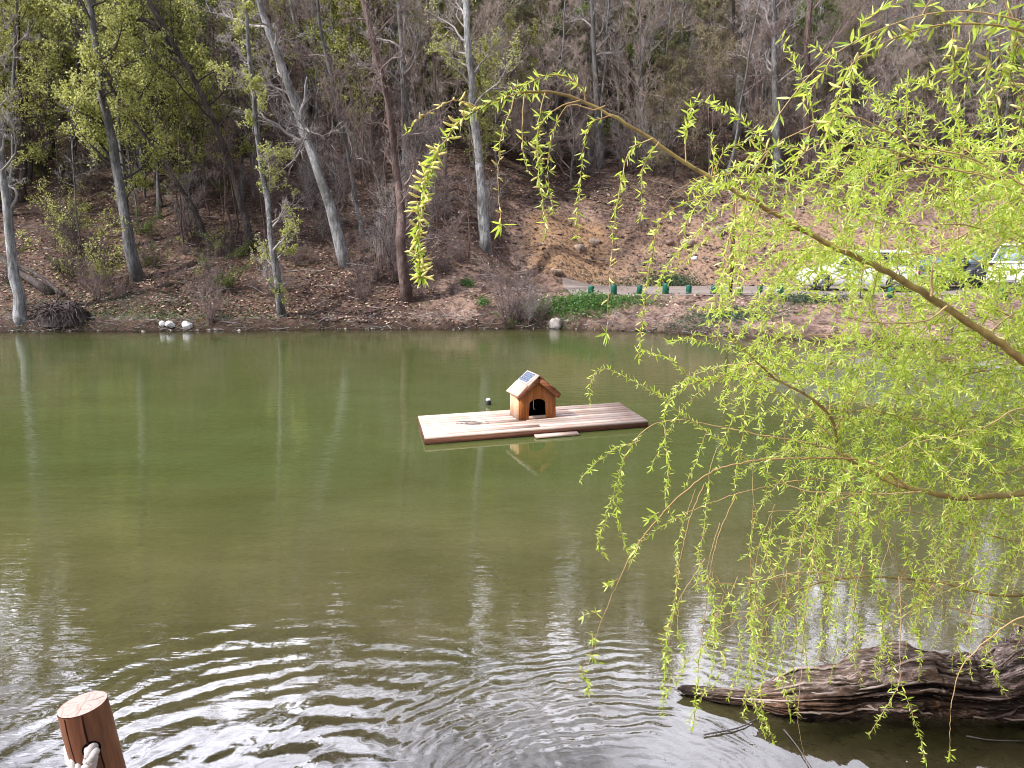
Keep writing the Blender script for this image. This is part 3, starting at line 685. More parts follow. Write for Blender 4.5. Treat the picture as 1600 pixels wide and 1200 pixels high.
M['herb_dark'] = mat_leaf('herb_dark', (.03, .07, .035), (.06, .12, .06), (.12, .18, .11), .3)
patch('ground_cover', 925, 476, 1.1, .32, 5200, M['herb'], .075, 'bright green ground cover on the bank top below the first bollards', .2)
patch('ground_cover', 893, 478, .7, .35, 2600, M['herb'], .075, 'green weeds trailing down the bank right of the whitish boulder', .2)
patch('ground_cover', 1140, 492, 1.1, .35, 3000, M['herb_dark'], .08, 'dark grey-green ivy on the bank below the wooden pole', .15)
patch('ground_cover', 1050, 444, .7, .3, 1800, M['herb_dark'], .09, 'dark green weeds across the track at the foot of the cut', .3)
patch('ground_cover', 1260, 470, .8, .3, 2000, M['herb_dark'], .08, 'dark weeds on the bank edge before the white car', .25)
patch('ground_cover', 985, 440, 1.4, .35, 1300, M['herb_dark'], .07, 'sparse weeds along the lower edge of the cut', .15)
patch('ground_cover', 730, 445, .16, .14, 420, M['herb'], .07, 'small green tuft on the path beside the split trunk', .25)
patch('ground_cover', 755, 474, .13, .12, 300, M['herb'], .07, 'small green tuft just above the shore on the path', .2)
patch('ground_cover', 190, 480, 3.0, .8, 2600, M['herb_dark'], .08, 'thin green undergrowth on the left bank above the water', .2)
patch('ground_cover', 250, 495, 3.5, .25, 1600, M['leaf_green'], .06, 'moss and weeds along the left waterline', .1)

# ------------------------------------------------------------------ rocks
def mat_rock(name, a, b):
    t = NT(name); o = t.obj(); n = t.noise(o, 6, 6, .7); return t.fin(t.ramp(n, [(.3, b), (.6, a)]), .85, t.bump(n, .8, .04), .25)
M['rock'] = mat_rock('rock_grey', (.42, .38, .36), (.16, .14, .13)); M['rock_t'] = mat_rock('rock_tan', (.40, .31, .25), (.16, .115, .09)); M['rock_w'] = mat_rock('rock_white', (.75, .75, .76), (.42, .42, .42)); M['rock_b'] = mat_rock('rock_brown', (.27, .19, .15), (.09, .065, .055))
def rock(px, py, wpx, hpx, mat, label, name='rock', group=None, seed=1, sink=.15, flat=.8, loc=None):
    b = ground(px, py) if loc is None else np.array(loc); D = np.linalg.norm(b - CAM); w = wpx / F * D / 2; h = hpx / F * D
    n1, n2 = 18, 12; th, ph = np.meshgrid(np.linspace(0, 2 * PI, n1, endpoint=False), np.linspace(0.01, PI - .01, n2))
    R = 1 + 1.0 * fbm(np.cos(th) * 1.3 + seed * 3.1, np.sin(th) * 1.3 + ph * 1.4, seed, 3)
    p = 3.0 if seed != 4 and seed != 5 and seed != 6 else 2.1; cs = lambda a: np.sign(a) * np.abs(a) ** (2 / p)
    v = np.stack([cs(np.cos(th)) * cs(np.sin(ph)) * w * R, cs(np.sin(th)) * cs(np.sin(ph)) * w * flat * R, cs(np.cos(ph)) * h * .5 * R + h * (.5 - sink)], -1).reshape(-1, 3)
    i, j = np.meshgrid(np.arange(n2 - 1), np.arange(n1), indexing='ij'); j2 = (j + 1) % n1
    m = MB(); m.arr(v, np.stack([i * n1 + j, (i + 1) * n1 + j, (i + 1) * n1 + j2, i * n1 + j2], -1).reshape(-1, 4))
    o = m.build(name, mat, None, seed in (3, 8)); o.location = b; o.rotation_euler = (.1, .15, seed)
    return tag(o, label, 'rock', group)
rock(870, 512, 19, 17, M['rock'], 'whitish boulder at the water edge between the brown shrub and the green bank', 'boulder', seed=3)
rock(255, 510, 9, 9, M['rock_w'], 'smallest of three white stones along the left shoreline', seed=4)
rock(266, 510, 15, 9, M['rock_w'], 'pointed white stone, middle one of three along the left shoreline', seed=5)
rock(293, 512, 14, 10, M['rock_w'], 'flat-topped white stone, apart on the right of three along the left shoreline', seed=6)
rock(907, 467, 11, 8, M['rock_w'], 'pale stone lying on the bank top before the first green bollard', seed=7)
rock(1197, 465, 20, 9, M['rock_b'], 'brown rock on the bank edge beside the last green bollards', seed=8)
for k, (a, b, w, h, l) in enumerate([(905, 388, 22, 12, 'grey rock jutting from the top of the sandy face'), (1075, 380, 22, 12, 'grey rock ledge in the middle of the eroded cut'), (1085, 404, 9, 6, 'small white stone low on the eroded cut'),
                                  (1120, 362, 24, 14, 'pale rock outcrop below the white box of the pole'), (1045, 378, 16, 9, 'brown boulder set into the eroded cut'), (930, 378, 16, 10, 'grey block on the right shoulder of the sandy face'),
                                  (1048, 400, 10, 7, 'little pale stone at the foot of the brown boulder'), (870, 425, 24, 10, 'flat grey slab showing in the sandy face')]):
    rock(a, b, w, h, M['rock_t'] if k not in (2, 4) else (M['rock_w'] if k == 2 else M['rock_b']), l, seed=20 + k, sink=.55)
xs_ = np.concatenate([rng.uniform(-19, -1, 70), rng.uniform(-1, 13, 80)])
m = MB()
for k, xx in enumerate(xs_):
    yy = float(ys(np.array([xx]))[0]) + rng.normal(.05, .1); s_ = rng.uniform(.02, .07)
    v = rng.normal(0, 1, (8, 3)); v = unit(v) * s_ * np.array([1.5, 1, .8]); cvx = [(0, 1, 2), (0, 2, 3), (4, 5, 6), (4, 6, 7), (0, 4, 7), (1, 5, 2), (2, 6, 3), (0, 5, 4), (1, 6, 7)]
    m.add(v + np.array([xx, yy, .02]), cvx)
tag(m.build('shore_pebbles', M['rock']), 'small pale pebbles scattered along the far waterline', 'pebbles', kind='stuff')
m = MB()
for k in range(900):
    xx = rng.uniform(0, 16); yy = rng.uniform(36.6, 44); s_ = rng.uniform(.03, .13) ** 1.0; zz = hz(xx, yy)
    v = unit(rng.normal(0, 1, (8, 3))) * s_ * np.array([1.3, 1, .8]); m.add(v + np.array([xx, yy, zz + .02]), cvx)
tag(m.build('rubble', mat_rock('rubble_stone', (.36, .28, .24), (.12, .085, .07))), 'loose stones and clods scattered over the eroded cut', 'rubble', kind='stuff')
# twigs and brush washed up on the far shore
m = MB(); N = 900; xx = rng.uniform(-20, 8, N); S = np.stack([xx, ys(xx) + rng.uniform(.0, .9, N), xx * 0], -1); S[:, 2] = height(S[:, 0], S[:, 1]) + .02
cones(m, S, rng.normal(0, 1, (N, 3)) * np.array([1, .6, .25]), rng.uniform(.2, .8, N), rng.uniform(.005, .014, N)); 
N = 1500; xx = rng.uniform(-24, 16, N); yy2 = rng.uniform(29, 48, N); k_ = (yy2 > ys(xx) + .4) & ~((xx > 1) & (yy2 > 30) & (yy2 < 37.5)); S = np.stack([xx, yy2, height(xx, yy2) + .03], -1)[k_]
cones(m, S, rng.normal(0, 1, (len(S), 3)) * np.array([1, .7, .15]), rng.uniform(.3, 1.6, len(S)), rng.uniform(.006, .022, len(S)), up=0)
tag(m.build('driftwood_debris', M['twig_grey']), 'dry sticks and brush lying along the far shore', 'brush', kind='stuff')

# ------------------------------------------------------------------ bollards, pole, fence
M['bollard'] = mat_plain('bollard_green', (.012, .13, .085), .5, .35, .4, 20)
bol = None
for k, (px, py, lab) in enumerate([(923, 461, 'green bollard furthest from the cars, by the green ground cover'), (959, 460, 'green bollard second from the far end of the row'), (999, 459, 'green bollard third from the far end, partly behind a willow strand'),
        (1040, 459, 'green bollard fourth from the far end, in front of the dark weeds'), (1076, 459, 'green bollard between the dark weeds and the wooden pole'), (1114, 459, 'green bollard next to the wooden pole on its left'),
        (1156, 460, 'green bollard just right of the wooden pole'), (1187, 460, 'green bollard hidden by a leaf strand beside the brown rock'), (1220, 461, 'green bollard nearest the front of the white car'), (1391, 464, 'green bollard in front of the white car tail'),
        (1443, 465, 'green bollard in front of the dark cars'), (1568, 466, 'green bollard at the bumper of the white van')]):
    b = atz(px, py, RZ + .03)
    r_, h_ = .125, .37
    if bol is None:
        bol = empty('bollard', (0, 0, 0), 'x', 'bollard')
        m = MB(); m.tube([(0, 0, -.1), (0, 0, h_ - .04), (0, 0, h_ - .012), (0, 0, h_)], [r_, r_ * .98, r_ * .96, r_ * .84], 16); m.build('post', M['bollard'], bol, False)
        m = MB(); m.tube([(0, 0, h_ + .002), (0, 0, h_ + .014)], [r_ * .8, r_ * .76], 16); m.build('top', M['bollard'], bol)
        o = bol
    else: o = copy_tree(bol)
    o.location = (b[0], b[1], RZ + .03); o.rotation_euler = (random.gauss(0, .05), random.gauss(0, .06), random.uniform(0, 6))
    s_ = random.uniform(.86, 1.14) * (.85 if px in (1156, 1187) else 1); o.scale = (s_, s_, s_)
    o['label'] = lab; o['group'] = 'green bollards along the track'
M['pole'] = mat_wood('pole_wood', (.14, .065, .05), (.14, .065, .05), (.05, .025, .02), 2)
b = atz(1141, 461, RZ); root = empty('wooden_pole', (b[0], b[1], RZ), 'slim brown pole carrying a small white box, standing at the bollard row', 'pole')
m = MB(); m.tube([(0, 0, -.3), (0, 0, 2), (.01, 0, 4.35)], [.075, .068, .06], 10); m.build('post', M['pole'], root, True)
m = MB(); m.box((-.16, -.02, 4.1), (.20, .14, .20)); m.box((-.16, -.095, 4.1), (.14, .012, .14)); o = m.build('box', mat_plain('box_white', (.75, .76, .78), .4), root)
m = MB(); m.tube([(-.1, 0, 4.16), (.02, 0, 4.16)], .02, 6); m.build('bracket', M['pole'], root)
M['wire'] = mat_plain('fence_wire', (.42, .43, .44), .4, .5, .3, 20, Metallic=.6)
a0 = atz(1222, 464, RZ + .05); root = empty('wire_fence', tuple(a0), 'low galvanised wire mesh fence along the track in front of the cars', 'fence')
m = MB(); x0, x1, yb = 0, 17.5, -.16
for k in range(11): m.tube([(x0, yb, .04 + k * .1), (x1, yb, .04 + k * .1)], .0022, 3, cap=False)
for k in range(int(17.5 / .1)): m.tube([(k * .1, yb, .04), (k * .1, yb, 1.06)], .0022, 3, cap=False)
m.build('mesh', M['wire'], root)
for k in range(7):
    m = MB(); m.tube([(k * 2.9, yb + .03, -.3), (k * 2.9, yb + .03, 1.12)], .022, 8); m.build('post', M['pole'], root, True)

# ------------------------------------------------------------------ cars
M['car_white'] = mat_plain('car_paint_white', (.78, .79, .80), .25, .5, .08, 4, Coat__Weight=.7)
M['car_dark'] = mat_plain('car_paint_dark', (.010, .011, .013), .35, .4, .1, 4, Coat__Weight=.25)
M['glass'] = mat_plain('car_glass', (.02, .028, .032), .04, .9, .1, 4)
M['glass_b'] = mat_plain('car_windscreen', (.10, .15, .17), .04, .9, .1, 4)
M['tyre'] = mat_plain('tyre_rubber', (.018, .018, .02), .8, .2)
M['rim'] = mat_plain('rim_alloy', (.22, .22, .24), .3, .5, .2, 20, Metallic=.8)
M['trim'] = mat_plain('car_trim_black', (.02, .02, .022), .6)
M['lamp'] = mat_plain('lamp_glass', (.7, .72, .74), .08, .9, .1)
M['tail'] = mat_plain('tail_lamp', (.35, .02, .02), .15, .7, .1)
M['plate'] = mat_plain('number_plate', (.75, .75, .72), .5)
def car(loc, rz, label, paint, L=4.5, W=1.8, H=1.62, kind='suv', copyname='car'):
    """x forward, wheels on z=0"""
    root = empty(copyname, loc, label, 'car', None, rz)
    hood = .62 * H if kind != 'van' else .60 * H; belt = .62 * H
    # side profile stations: x, z_bottom, z_shoulder, half width
    st = [(-.5, .42, .50, .80), (-.488, .30, .56, .88), (-.45, .22, .60, .94), (-.30, .2, .62, .99), (0, .2, .61, 1), (.18, .2, .60, .995), (.30, .2, .575, .98), (.40, .21, .545, .95), (.455, .24, .50, .90), (.485, .28, .45, .82), (.5, .34, .42, .72)]
    m = MB(); rings = []
    for (x, zb, zs, hw) in st:
        zb *= H * .62 / .62 * .6; zs *= H; y = hw * W / 2
        rings.append([(x * L, -y * .86, zb), (x * L, -y, zb + .12 * (zs - zb)), (x * L, -y * 1.0, zb + .6 * (zs - zb)), (x * L, -y * .95, zb + .92 * (zs - zb)), (x * L, -y * .82, zs), (x * L, -y * .4, zs + .015 * H), (x * L, 0, zs + .02 * H)])
    rr = []
    for r in rings: rr.append(r + [(x, -y, z) for (x, y, z) in r[-2::-1]])
    n = len(rr[0]); v = np.array(rr).reshape(-1, 3); f = []
    for i in range(len(rr) - 1):
        for j in range(n - 1): f.append((i * n + j, i * n + j + 1, (i + 1) * n + j + 1, (i + 1) * n + j))
        f.append((i * n + n - 1, i * n, (i + 1) * n, (i + 1) * n + n - 1))
    f.append(tuple(range(n))[::-1]); f.append(tuple(range((len(rr) - 1) * n, len(rr) * n))); m.add(v, f)
    m.build('body', M[paint], root, True)
    # cabin
    ws0, ws1, rr0, rr1 = (.26, .07, -.40, -.47) if kind == 'suv' else ((.34, .14, -.44, -.485) if kind == 'van' else (.20, .02, -.28, -.42))
    zb_, zt = .60 * H, H; yb, yt = W * .46, W * .36
    cab = MB(); pr = [(ws0 * L, zb_), (ws1 * L, zt - .04), ((ws1 - .06) * L, zt), (-.15 * L, zt + .01), (rr0 * L, zt - .03), (rr1 * L, zb_)]
    def yy(z): return yb + (yt - yb) * (z - zb_) / (zt - zb_)
    vv = [(x, -yy(z), z) for x, z in pr] + [(x, yy(z), z) for x, z in pr]; k = len(pr)
    cab.add(vv, [tuple(range(k)), tuple(range(2 * k - 1, k - 1, -1))] + [(i, i + k, (i + 1) % k + k, (i + 1) % k) for i in range(k)])
    cb = cab.build('cabin', M[paint], root); bv = cb.modifiers.new('b', 'BEVEL'); bv.width = .035; bv.segments = 3
    # glass panels a few mm proud
    def panel(name, P, off, mat):
        P = np.array(P, float); mb_ = MB(); mb_.prism(P + np.array(off) * .2, np.array(off)); mb_.build(name, M[mat], root)
    a, b_ = np.array([ws0 * L, 0, zb_]), np.array([ws1 * L, 0, zt - .04]); nrm = unit(np.array([(b_ - a)[2], 0, -(b_ - a)[0]]))
    q0 = a + (b_ - a) * .10; q1 = a + (b_ - a) * .92
    panel('windscreen', [(q0[0], -yy(q0[2]) * .93, q0[2]), (q0[0], yy(q0[2]) * .93, q0[2]), (q1[0], yy(q1[2]) * .92, q1[2]), (q1[0], -yy(q1[2]) * .92, q1[2])], nrm * .02, 'glass_b')
    a, b_ = np.array([rr1 * L, 0, zb_]), np.array([rr0 * L, 0, zt - .03]); nrm = unit(np.array([-(b_ - a)[2], 0, (b_ - a)[0]])); q0 = a + (b_ - a) * .15; q1 = a + (b_ - a) * .88
    panel('rear_window', [(q0[0], -yy(q0[2]) * .9, q0[2]), (q0[0], yy(q0[2]) * .9, q0[2]), (q1[0], yy(q1[2]) * .9, q1[2]), (q1[0], -yy(q1[2]) * .9, q1[2])], nrm * .02, 'glass')
    z0, z1 = zb_ + .05, zt - .10
    def xf(z): return ws0 * L + (ws1 - ws0) * L * (z - zb_) / (zt - zb_) - .13
    def xr(z): return rr1 * L + (rr0 - rr1) * L * (z - zb_) / (zt - zb_) + .14
    cuts = [(0, .36), (.385, .68), (.705, 1)]
    for s_ in (-1, 1):
        for (c0_, c1_) in cuts:
            P = []
            for (c, z) in ((c0_, z0), (c1_, z0), (c1_, z1), (c0_, z1)):
                P.append((xf(z) + (xr(z) - xf(z)) * c, s_ * (yy(z) + .004), z))
            panel('window', P, (0, s_ * .014, 0), 'glass')
    for sx in (.31, -.30):
        for s_ in (-1, 1):
            wr = .33; c = np.array([sx * L, s_ * (W / 2 - .10), wr])
            m = MB(); 
            m.tube([c + (0, -.12, 0), c + (0, -.09, 0), c + (0, .09, 0), c + (0, .12, 0)], [wr * .9, wr, wr, wr * .9], 24); w = m.build('wheel', M['tyre'], root, True)
            m = MB(); m.tube([c + (0, s_ * .10, 0), c + (0, s_ * .128, 0)], [wr * .62, wr * .58], 20)
            for q_ in range(5):
                an = q_ * 2 * PI / 5; m.box(c + np.array([math.cos(an) * wr * .3, s_ * .13, math.sin(an) * wr * .3]), (wr * .55, .02, .05), Matrix.Rotation(-an, 3, 'Y'))
            m.build('rim', M['rim'], w)
            m = MB(); ang = np.linspace(-.15, PI + .15, 14); m.tube([c + np.array([math.cos(t_) * (wr + .045), s_ * .085, math.sin(t_) * (wr + .045)]) for t_ in ang], .035, 6); m.build('wheel_arch', M['trim'], root, True)
    fx = L / 2
    for s_ in (-1, 1):
        m = MB(); m.prism([(fx * .955, s_ * W * .29, H * .40), (fx * .90, s_ * W * .435, H * .42), (fx * .84, s_ * W * .462, H * .475), (fx * .95, s_ * W * .30, H * .46)], (.05, 0, .01)); m.build('headlight', M['lamp'], root)
        m = MB(); m.box((-fx * .965, s_ * W * .40, H * .47), (.08, .16, .26)); m.build('tail_light', M['tail'], root)
        m = MB(); m.box((.20 * L, s_ * (W * .5 + .05), H * .62), (.10, .16, .12)); o = m.build('mirror', M[paint], root)
    m = MB(); m.box((fx * .99, 0, H * .40), (.03, W * .42, .10)); m.build('grille', M['trim'], root)
    m = MB(); m.box((fx * .985, 0, H * .20), (.08, W * .74, .14)); m.build('bumper', M['trim'], root); m = MB(); m.box((-fx * .985, 0, H * .24), (.06, W * .8, .16)); m.build('bumper', M['trim'], root)
    m = MB(); m.box((fx * 1.005 + .03, 0, H * .29), (.02, .5, .11)); m.build('number_plate', M['plate'], root)
    for s_ in (-1, 1):
        for x in (.02, -.22): m = MB(); m.box((x * L, s_ * (W * .5 - .005), H * .53), (.16, .02, .03)); m.build('handle', M[paint], root)
    return root
def carpos(px, py): 
    b = atz(px, py, RZ + .06); return (b[0], b[1], RZ + .05)
def cp(px, Y): d = at(px, 455, Y); return (d[0], Y, RZ + .06)
car(cp(1335, 33.0), PI - rad(12), 'white people carrier facing left on the track, nearest the bollards', 'car_white', 4.7, 1.8, 1.72)
car(cp(1462, 34.3), PI + rad(42), 'low dark saloon car parked just behind the white people carrier', 'car_dark', 4.5, 1.8, 1.5, 'saloon')
car(cp(1520, 36.0), PI + rad(40), 'taller black estate car parked between the dark saloon and the white van', 'car_dark', 4.7, 1.85, 1.75)
car(cp(1590, 32.2), PI + rad(48), 'white van with large windscreen parked nose to the track at the right', 'car_white', 4.6, 1.85, 2.0, 'van')

# ------------------------------------------------------------------ raft and duck house
M['deck'] = mat_wood('deck_plank', (.42, .30, .235), (.54, .41, .34), (.22, .145, .11), 0, 1.0, (.42, .36, .32))
M['deck_edge'] = mat_wood('deck_edge', (.17, .075, .045), (.12, .05, .032), (.03, .015, .012), 0)
M['deck_black'] = mat_plain('raft_float', (.012, .012, .013), .6)
ZT = .115
A = atz(660, 684, ZT); B = atz(1017, 658, ZT); Cc = atz(965, 628, ZT); D_ = atz(655, 650, ZT)
ctr = (A + B + Cc + D_) / 4; ex_ = unit((B - A) + (Cc - D_)); ang = math.atan2(ex_[1], ex_[0]); ey_ = np.array([-ex_[1], ex_[0], 0])
LX = (np.dot(B - A, ex_) + np.dot(Cc - D_, ex_)) / 2; LY = (np.dot(D_ - A, ey_) + np.dot(Cc - B, ey_)) / 2
print('RAFT', LX, LY, math.degrees(ang), ctr)
raft = empty('raft', (ctr[0], ctr[1], 0), 'long pinkish plank raft floating on the lake under the duck house', 'raft', None, ang)
m = MB(); npl = 10; pw = LY / npl
for k in range(npl):
    yk = -LY / 2 + pw * (k + .5); gap = .020 if k != 5 else .034
    cuts = [-LX / 2, rng.uniform(-.5, .5), LX / 2] if k % 3 == 1 else [-LX / 2, LX / 2]
    for a, b in zip(cuts[:-1], cuts[1:]):
        m.box(((a + b) / 2, yk, ZT - .014 + rng.uniform(-.002, .002)), (b - a - .006 + rng.uniform(-.02, .0), pw - gap, .026))
m.build('deck', M['deck'], raft)
m = MB()
m.box((0, -LY / 2 + .028, ZT - .068), (LX - .02, .05, .076)); m.box((0, LY / 2 - .028, ZT - .068), (LX - .02, .05, .076))
for k in range(7): m.box((-LX / 2 + .03 + k * (LX - .06) / 6, 0, ZT - .08), (.05, LY - .11, .078))
m.build('frame', M['deck_edge'], raft)
for k in (-1, 1): m = MB(); m.box((0, k * LY * .3, -.06), (LX - .2, .3, .2)); m.build('float', M['deck_black'], raft)
m = MB(); m.box((.24, -LY / 2 - .10, ZT - .09), (.66 * 1.15, .17, .028)); m.build('step', M['deck'], raft)
side_ = ((D_ - A) + (Cc - B)) / 2; KS = float(np.dot(side_, ex_) / np.dot(side_, ey_))
for ch in [q for q in bpy.data.objects if q.parent == raft]:
    n_ = len(ch.data.vertices); co_ = np.empty(n_ * 3, dtype=np.float32); ch.data.vertices.foreach_get('co', co_); co_ = co_.reshape(-1, 3); co_[:, 0] += KS * co_[:, 1]; ch.data.vertices.foreach_set('co', co_.ravel())
# coil of wire left lying on the deck
cpos = atz(735, 661, ZT + .012); m = MB(); t_ = np.linspace(0, 26, 170)
pts = np.stack([.20 * np.cos(t_ * 1.0) * (1 + .35 * np.sin(t_ * .31)) + .010 * t_ - .1, .13 * np.sin(t_) * (1 + .3 * np.cos(t_ * .47)), .006 + .004 * np.sin(t_ * 3)], -1)
m.tube(pts * .75, .0035, 4); o = m.build('wire_coil', M['trim'], None, True); o.location = cpos; tag(o, 'thin dark loops of wire lying on the raft left of the duck house', 'wire')
# duck house
M['house_front'] = mat_wood('house_board_front', (.38, .135, .035), (.44, .175, .05), (.14, .045, .015), 2, 1.2, (.33, .15, .08))
M['house_side'] = mat_wood('house_board_side', (.56, .33, .18), (.64, .42, .26), (.25, .11, .055), 2, 1.2, (.55, .42, .34))
M['house_roof'] = mat_wood('house_roof_board', (.42, .30, .22), (.50, .38, .30), (.25, .15, .10), 1, 1.2, (.44, .38, .34))
M['house_barge'] = mat_wood('house_barge_board', (.34, .15, .07), (.26, .10, .055), (.09, .035, .02), 0, 1.2)
M['inner_shade'] = mat_plain('house_inside_shade', (.02, .012, .008), .95, .05)  # near-black colour standing in for the shade inside the house
h0 = atz(811, 657, ZT); h1 = atz(868, 652, ZT); fw = float(np.linalg.norm(h1 - h0)); ha = math.atan2((h1 - h0)[1], (h1 - h0)[0])
s0 = atz(801, 647, ZT)
print('HOUSE', fw, math.degrees(ha), np.linalg.norm(s0 - h0))
mid_ = (h0 + h1) / 2
house = empty('duck_house', (mid_[0], mid_[1], ZT + .002), 'orange-brown wooden duck house with pitched roof and arched doorway standing on the raft', 'duck house', None, ha)
hw = fw / 2; KH = hw / .345; DP = .44 * KH; eh = .47 * KH; ah = .755 * KH   # half width, depth, eave height, apex height; y=0 is the front
dw, dh0, dh1 = .165 * KH, .055 * KH, .34 * KH
def arch(n=10):
    pts = [(-dw, dh0), (-dw, dh1 - .1)]
    for k in range(1, n): a = PI - PI * k / n; pts.append((dw * math.cos(a), dh1 - .1 + .115 * math.sin(a)))
    pts += [(dw, dh1 - .1), (dw, dh0)]; return pts
def topz(x): return eh + (ah - .06 - eh) * (1 - abs(x) / hw)
th = .022
m = MB()
ar = arch()
def strip(xa, xb, zlo_f, nseg=8, off=0.0):
    xs = np.linspace(xa, xb, nseg + 1)
    for a, b in zip(xs[:-1], xs[1:]):
        za, zb2 = zlo_f(a), zlo_f(b)
        m.prism([(a, -off, za), (b, -off, zb2), (b, -off, topz(b)), (a, -off, topz(a))], (0, th, 0))
def archz(x):
    if abs(x) >= dw: return 0.0
    return dh1 - .1 + .115 * math.sqrt(max(0, 1 - (x / dw) ** 2))
# left board, middle board, right board of the front with dark gaps between them
left = [(-hw, 0), (-dw, 0)] + [p_ for p_ in ar[1:-1] if p_[0] < -.075] + [(-.075, archz(-.075)), (-.075, topz(-.075)), (-hw, topz(-hw))]
left = [(-hw, 0), (-dw, 0), (-dw, dh1 - .1)] + [(x, archz(x)) for x in (-.155, -.14, -.115, -.09, -.075)] + [(-.075, topz(-.075)), (-hw, topz(-hw))]
midp = [(-.068, archz(-.068)), (-.03, archz(-.03)), (.0, archz(0)), (.03, archz(.03)), (.068, archz(.068)), (.068, topz(.068)), (0, topz(0)), (-.068, topz(-.068))]
def tri_prism(poly, off, d):
    # fan-safe: split in vertical strips between successive x values so concave arches stay clean
    m.prism([(x, off, z) for x, z in poly], (0, d, 0))
strip(-hw, -dw, lambda x: 0.0, 1); strip(-dw, -.075, archz, 6); strip(.075, dw, archz, 6); strip(dw, hw, lambda x: 0.0, 1)
strip(-.068, 0, archz, 4, .006); strip(0, .068, archz, 4, .006)
m.build('front_wall', M['house_front'], house)
m = MB(); m.box((0, .012, dh0 / 2 + .002), (dw * 2 - .004, .03, dh0)); m.build('threshold', M['deck'], house)
nb = 6
for sx, nm in ((-1, 'side_wall'), (1, 'side_wall')):
    m = MB()
    for k in range(nb):
        bw = (DP - .03) / nb; yk = .028 + bw * (k + .5); m.box((sx * (hw - .012), yk, eh / 2), (.02 + .004 * (k % 2), bw - .006, eh - .01 * (k % 2) + (-.0 if k else 0)))
    m.build(nm, M['house_side'], house)
m = MB(); m.prism([(-hw + .026, DP - .03, 0), (hw - .026, DP - .03, 0), (hw - .026, DP - .03, eh), (0, DP - .03, ah - .08), (-hw + .026, DP - .03, eh)], (0, .02, 0)); m.build('back_wall', M['house_side'], house)
m = MB(); m.box((0, DP / 2, .012), (2 * hw - .06, DP - .08, .016)); m.build('floor_board', M['inner_shade'], house)
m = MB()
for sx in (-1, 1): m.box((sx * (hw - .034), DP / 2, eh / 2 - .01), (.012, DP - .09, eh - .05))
m.box((0, DP - .045, eh / 2 - .01), (2 * hw - .09, .012, eh - .05)); m.box((0, DP / 2, eh - .03), (2 * hw - .09, DP - .10, .01)); m.build('shade_lining', M['inner_shade'], house)  # dark sheets added inside the walls to paint the doorway's shade
sl = math.atan2(ah - eh, hw); rl = math.hypot(ah - eh, hw) + .07 * KH
for sx in (-1, 1):
    m = MB()
    for k in range(4):   # lapped boards, each running front to back
        w_ = rl / 4; c_ = rl - w_ * (k + .5); cxx = sx * (c_) * math.cos(sl); cz = ah - c_ * math.sin(sl) + .012 + .004 * (3 - k) * 0 + (k % 2) * .006
        R3_ = Matrix.Rotation(sx * sl + sx * .03, 3, 'Y'); m.box((cxx, DP / 2 - .012 + rng.uniform(-.012, .012), cz), (w_ + .012, DP + .10 + rng.uniform(-.02, .02), .02), R3_)
    m.build('roof_panel', M['house_roof'] if sx < 0 else M['house_barge'], house)
    m = MB(); c_ = rl / 2; R3_ = Matrix.Rotation(sx * sl, 3, 'Y'); m.box((sx * c_ * math.cos(sl), -.055, ah - c_ * math.sin(sl) - .045), (rl - .01, .03, .085), R3_); m.build('barge_board', M['house_barge'], house)
M['solar'] = None
t = NT('solar_cells'); o_ = t.obj(); br = t.n('TexBrick', Scale=1.0); t.l(t.map(o_, (10, 10, 10)), br.inputs['Vector'])
M['solar'] = t.fin((.085, .11, .17), .22, None, .5)
m = MB(); R3_ = Matrix.Rotation(-sl, 3, 'Y'); cc = .135 * KH; base = np.array([-cc * math.cos(sl), DP * .5, ah - cc * math.sin(sl) + .036]); m.box(base, (.235 * KH, DP * .98, .016), R3_); sp_ = m.build('solar_panel', mat_plain('panel_frame', (.6, .6, .62), .4), house)
m = MB(); nr = np.array(R3_ @ Vector((0, 0, 1)))
for a in range(3):
    for b in range(8):
        off = np.array(R3_ @ Vector(((-.070 + a * .070) * KH, 0, 0))); m.box(base + nr * .011 + off + np.array([0, DP * .9 * (-.42 + b * .12), 0]), (.065 * KH, DP * .9 * .112, .006), R3_)
m.build('solar_cell', M['solar'], sp_)
m = MB(); m.tube(np.array([(-.065, .03, .35), (-.068, .03, .22), (-.055, .03, .17), (-.03, .03, .168)]) * KH, .003, 5); m.build('cable', M['plate'], house, True)
# float with a white cap, beyond the raft
b = atz(763, 632, 0); root = empty('float', tuple(b), 'tiny black float with a white cap on the water left of the duck house', 'float')
m = MB(); m.tube([(0, 0, -.06), (0, 0, -.02), (0, 0, .06), (0, 0, .085)], [.03, .055, .055, .04], 12); m.build('body', M['trim'], root, True)
m = MB(); m.tube([(0, 0, .086), (0, 0, .11), (0, 0, .125)], [.05, .045, .02], 12); m.build('cap', M['plate'], root, True)

# ------------------------------------------------------------------ near post with rope
M['post'] = None
t = NT('post_varnished'); o_ = t.obj()
g1 = t.noise(t.map(o_, (26, 26, 2.2)), 1.5, 6, .65); g2 = t.noise(t.map(o_, (6, 6, 1.2)), 1.3, 3)
cl = t.ramp(g1, [(.3, (.055, .024, .013)), (.5, (.155, .064, .030)), (.7, (.27, .125, .055))]); cl = t.mix(t.ramp(g2, [(.4, (.6, .6, .6)), (.6, (0, 0, 0))]), cl, (.17, .055, .028))
M['post'] = t.fin(cl, .5, t.bump(g1, .5, .004), .35)
t = NT('post_end_grain'); o_ = t.obj()
vo = t.n('TexVoronoi', _feature='DISTANCE_TO_EDGE', Scale=26.0); t.l(t.map(o_, (1, 1, .2)), vo.inputs['Vector'])
rg = t.n('TexWave', _wave_type='RINGS', _rings_direction='Z', Scale=38.0, Distortion=2.0); t.l(o_, rg.inputs['Vector'])
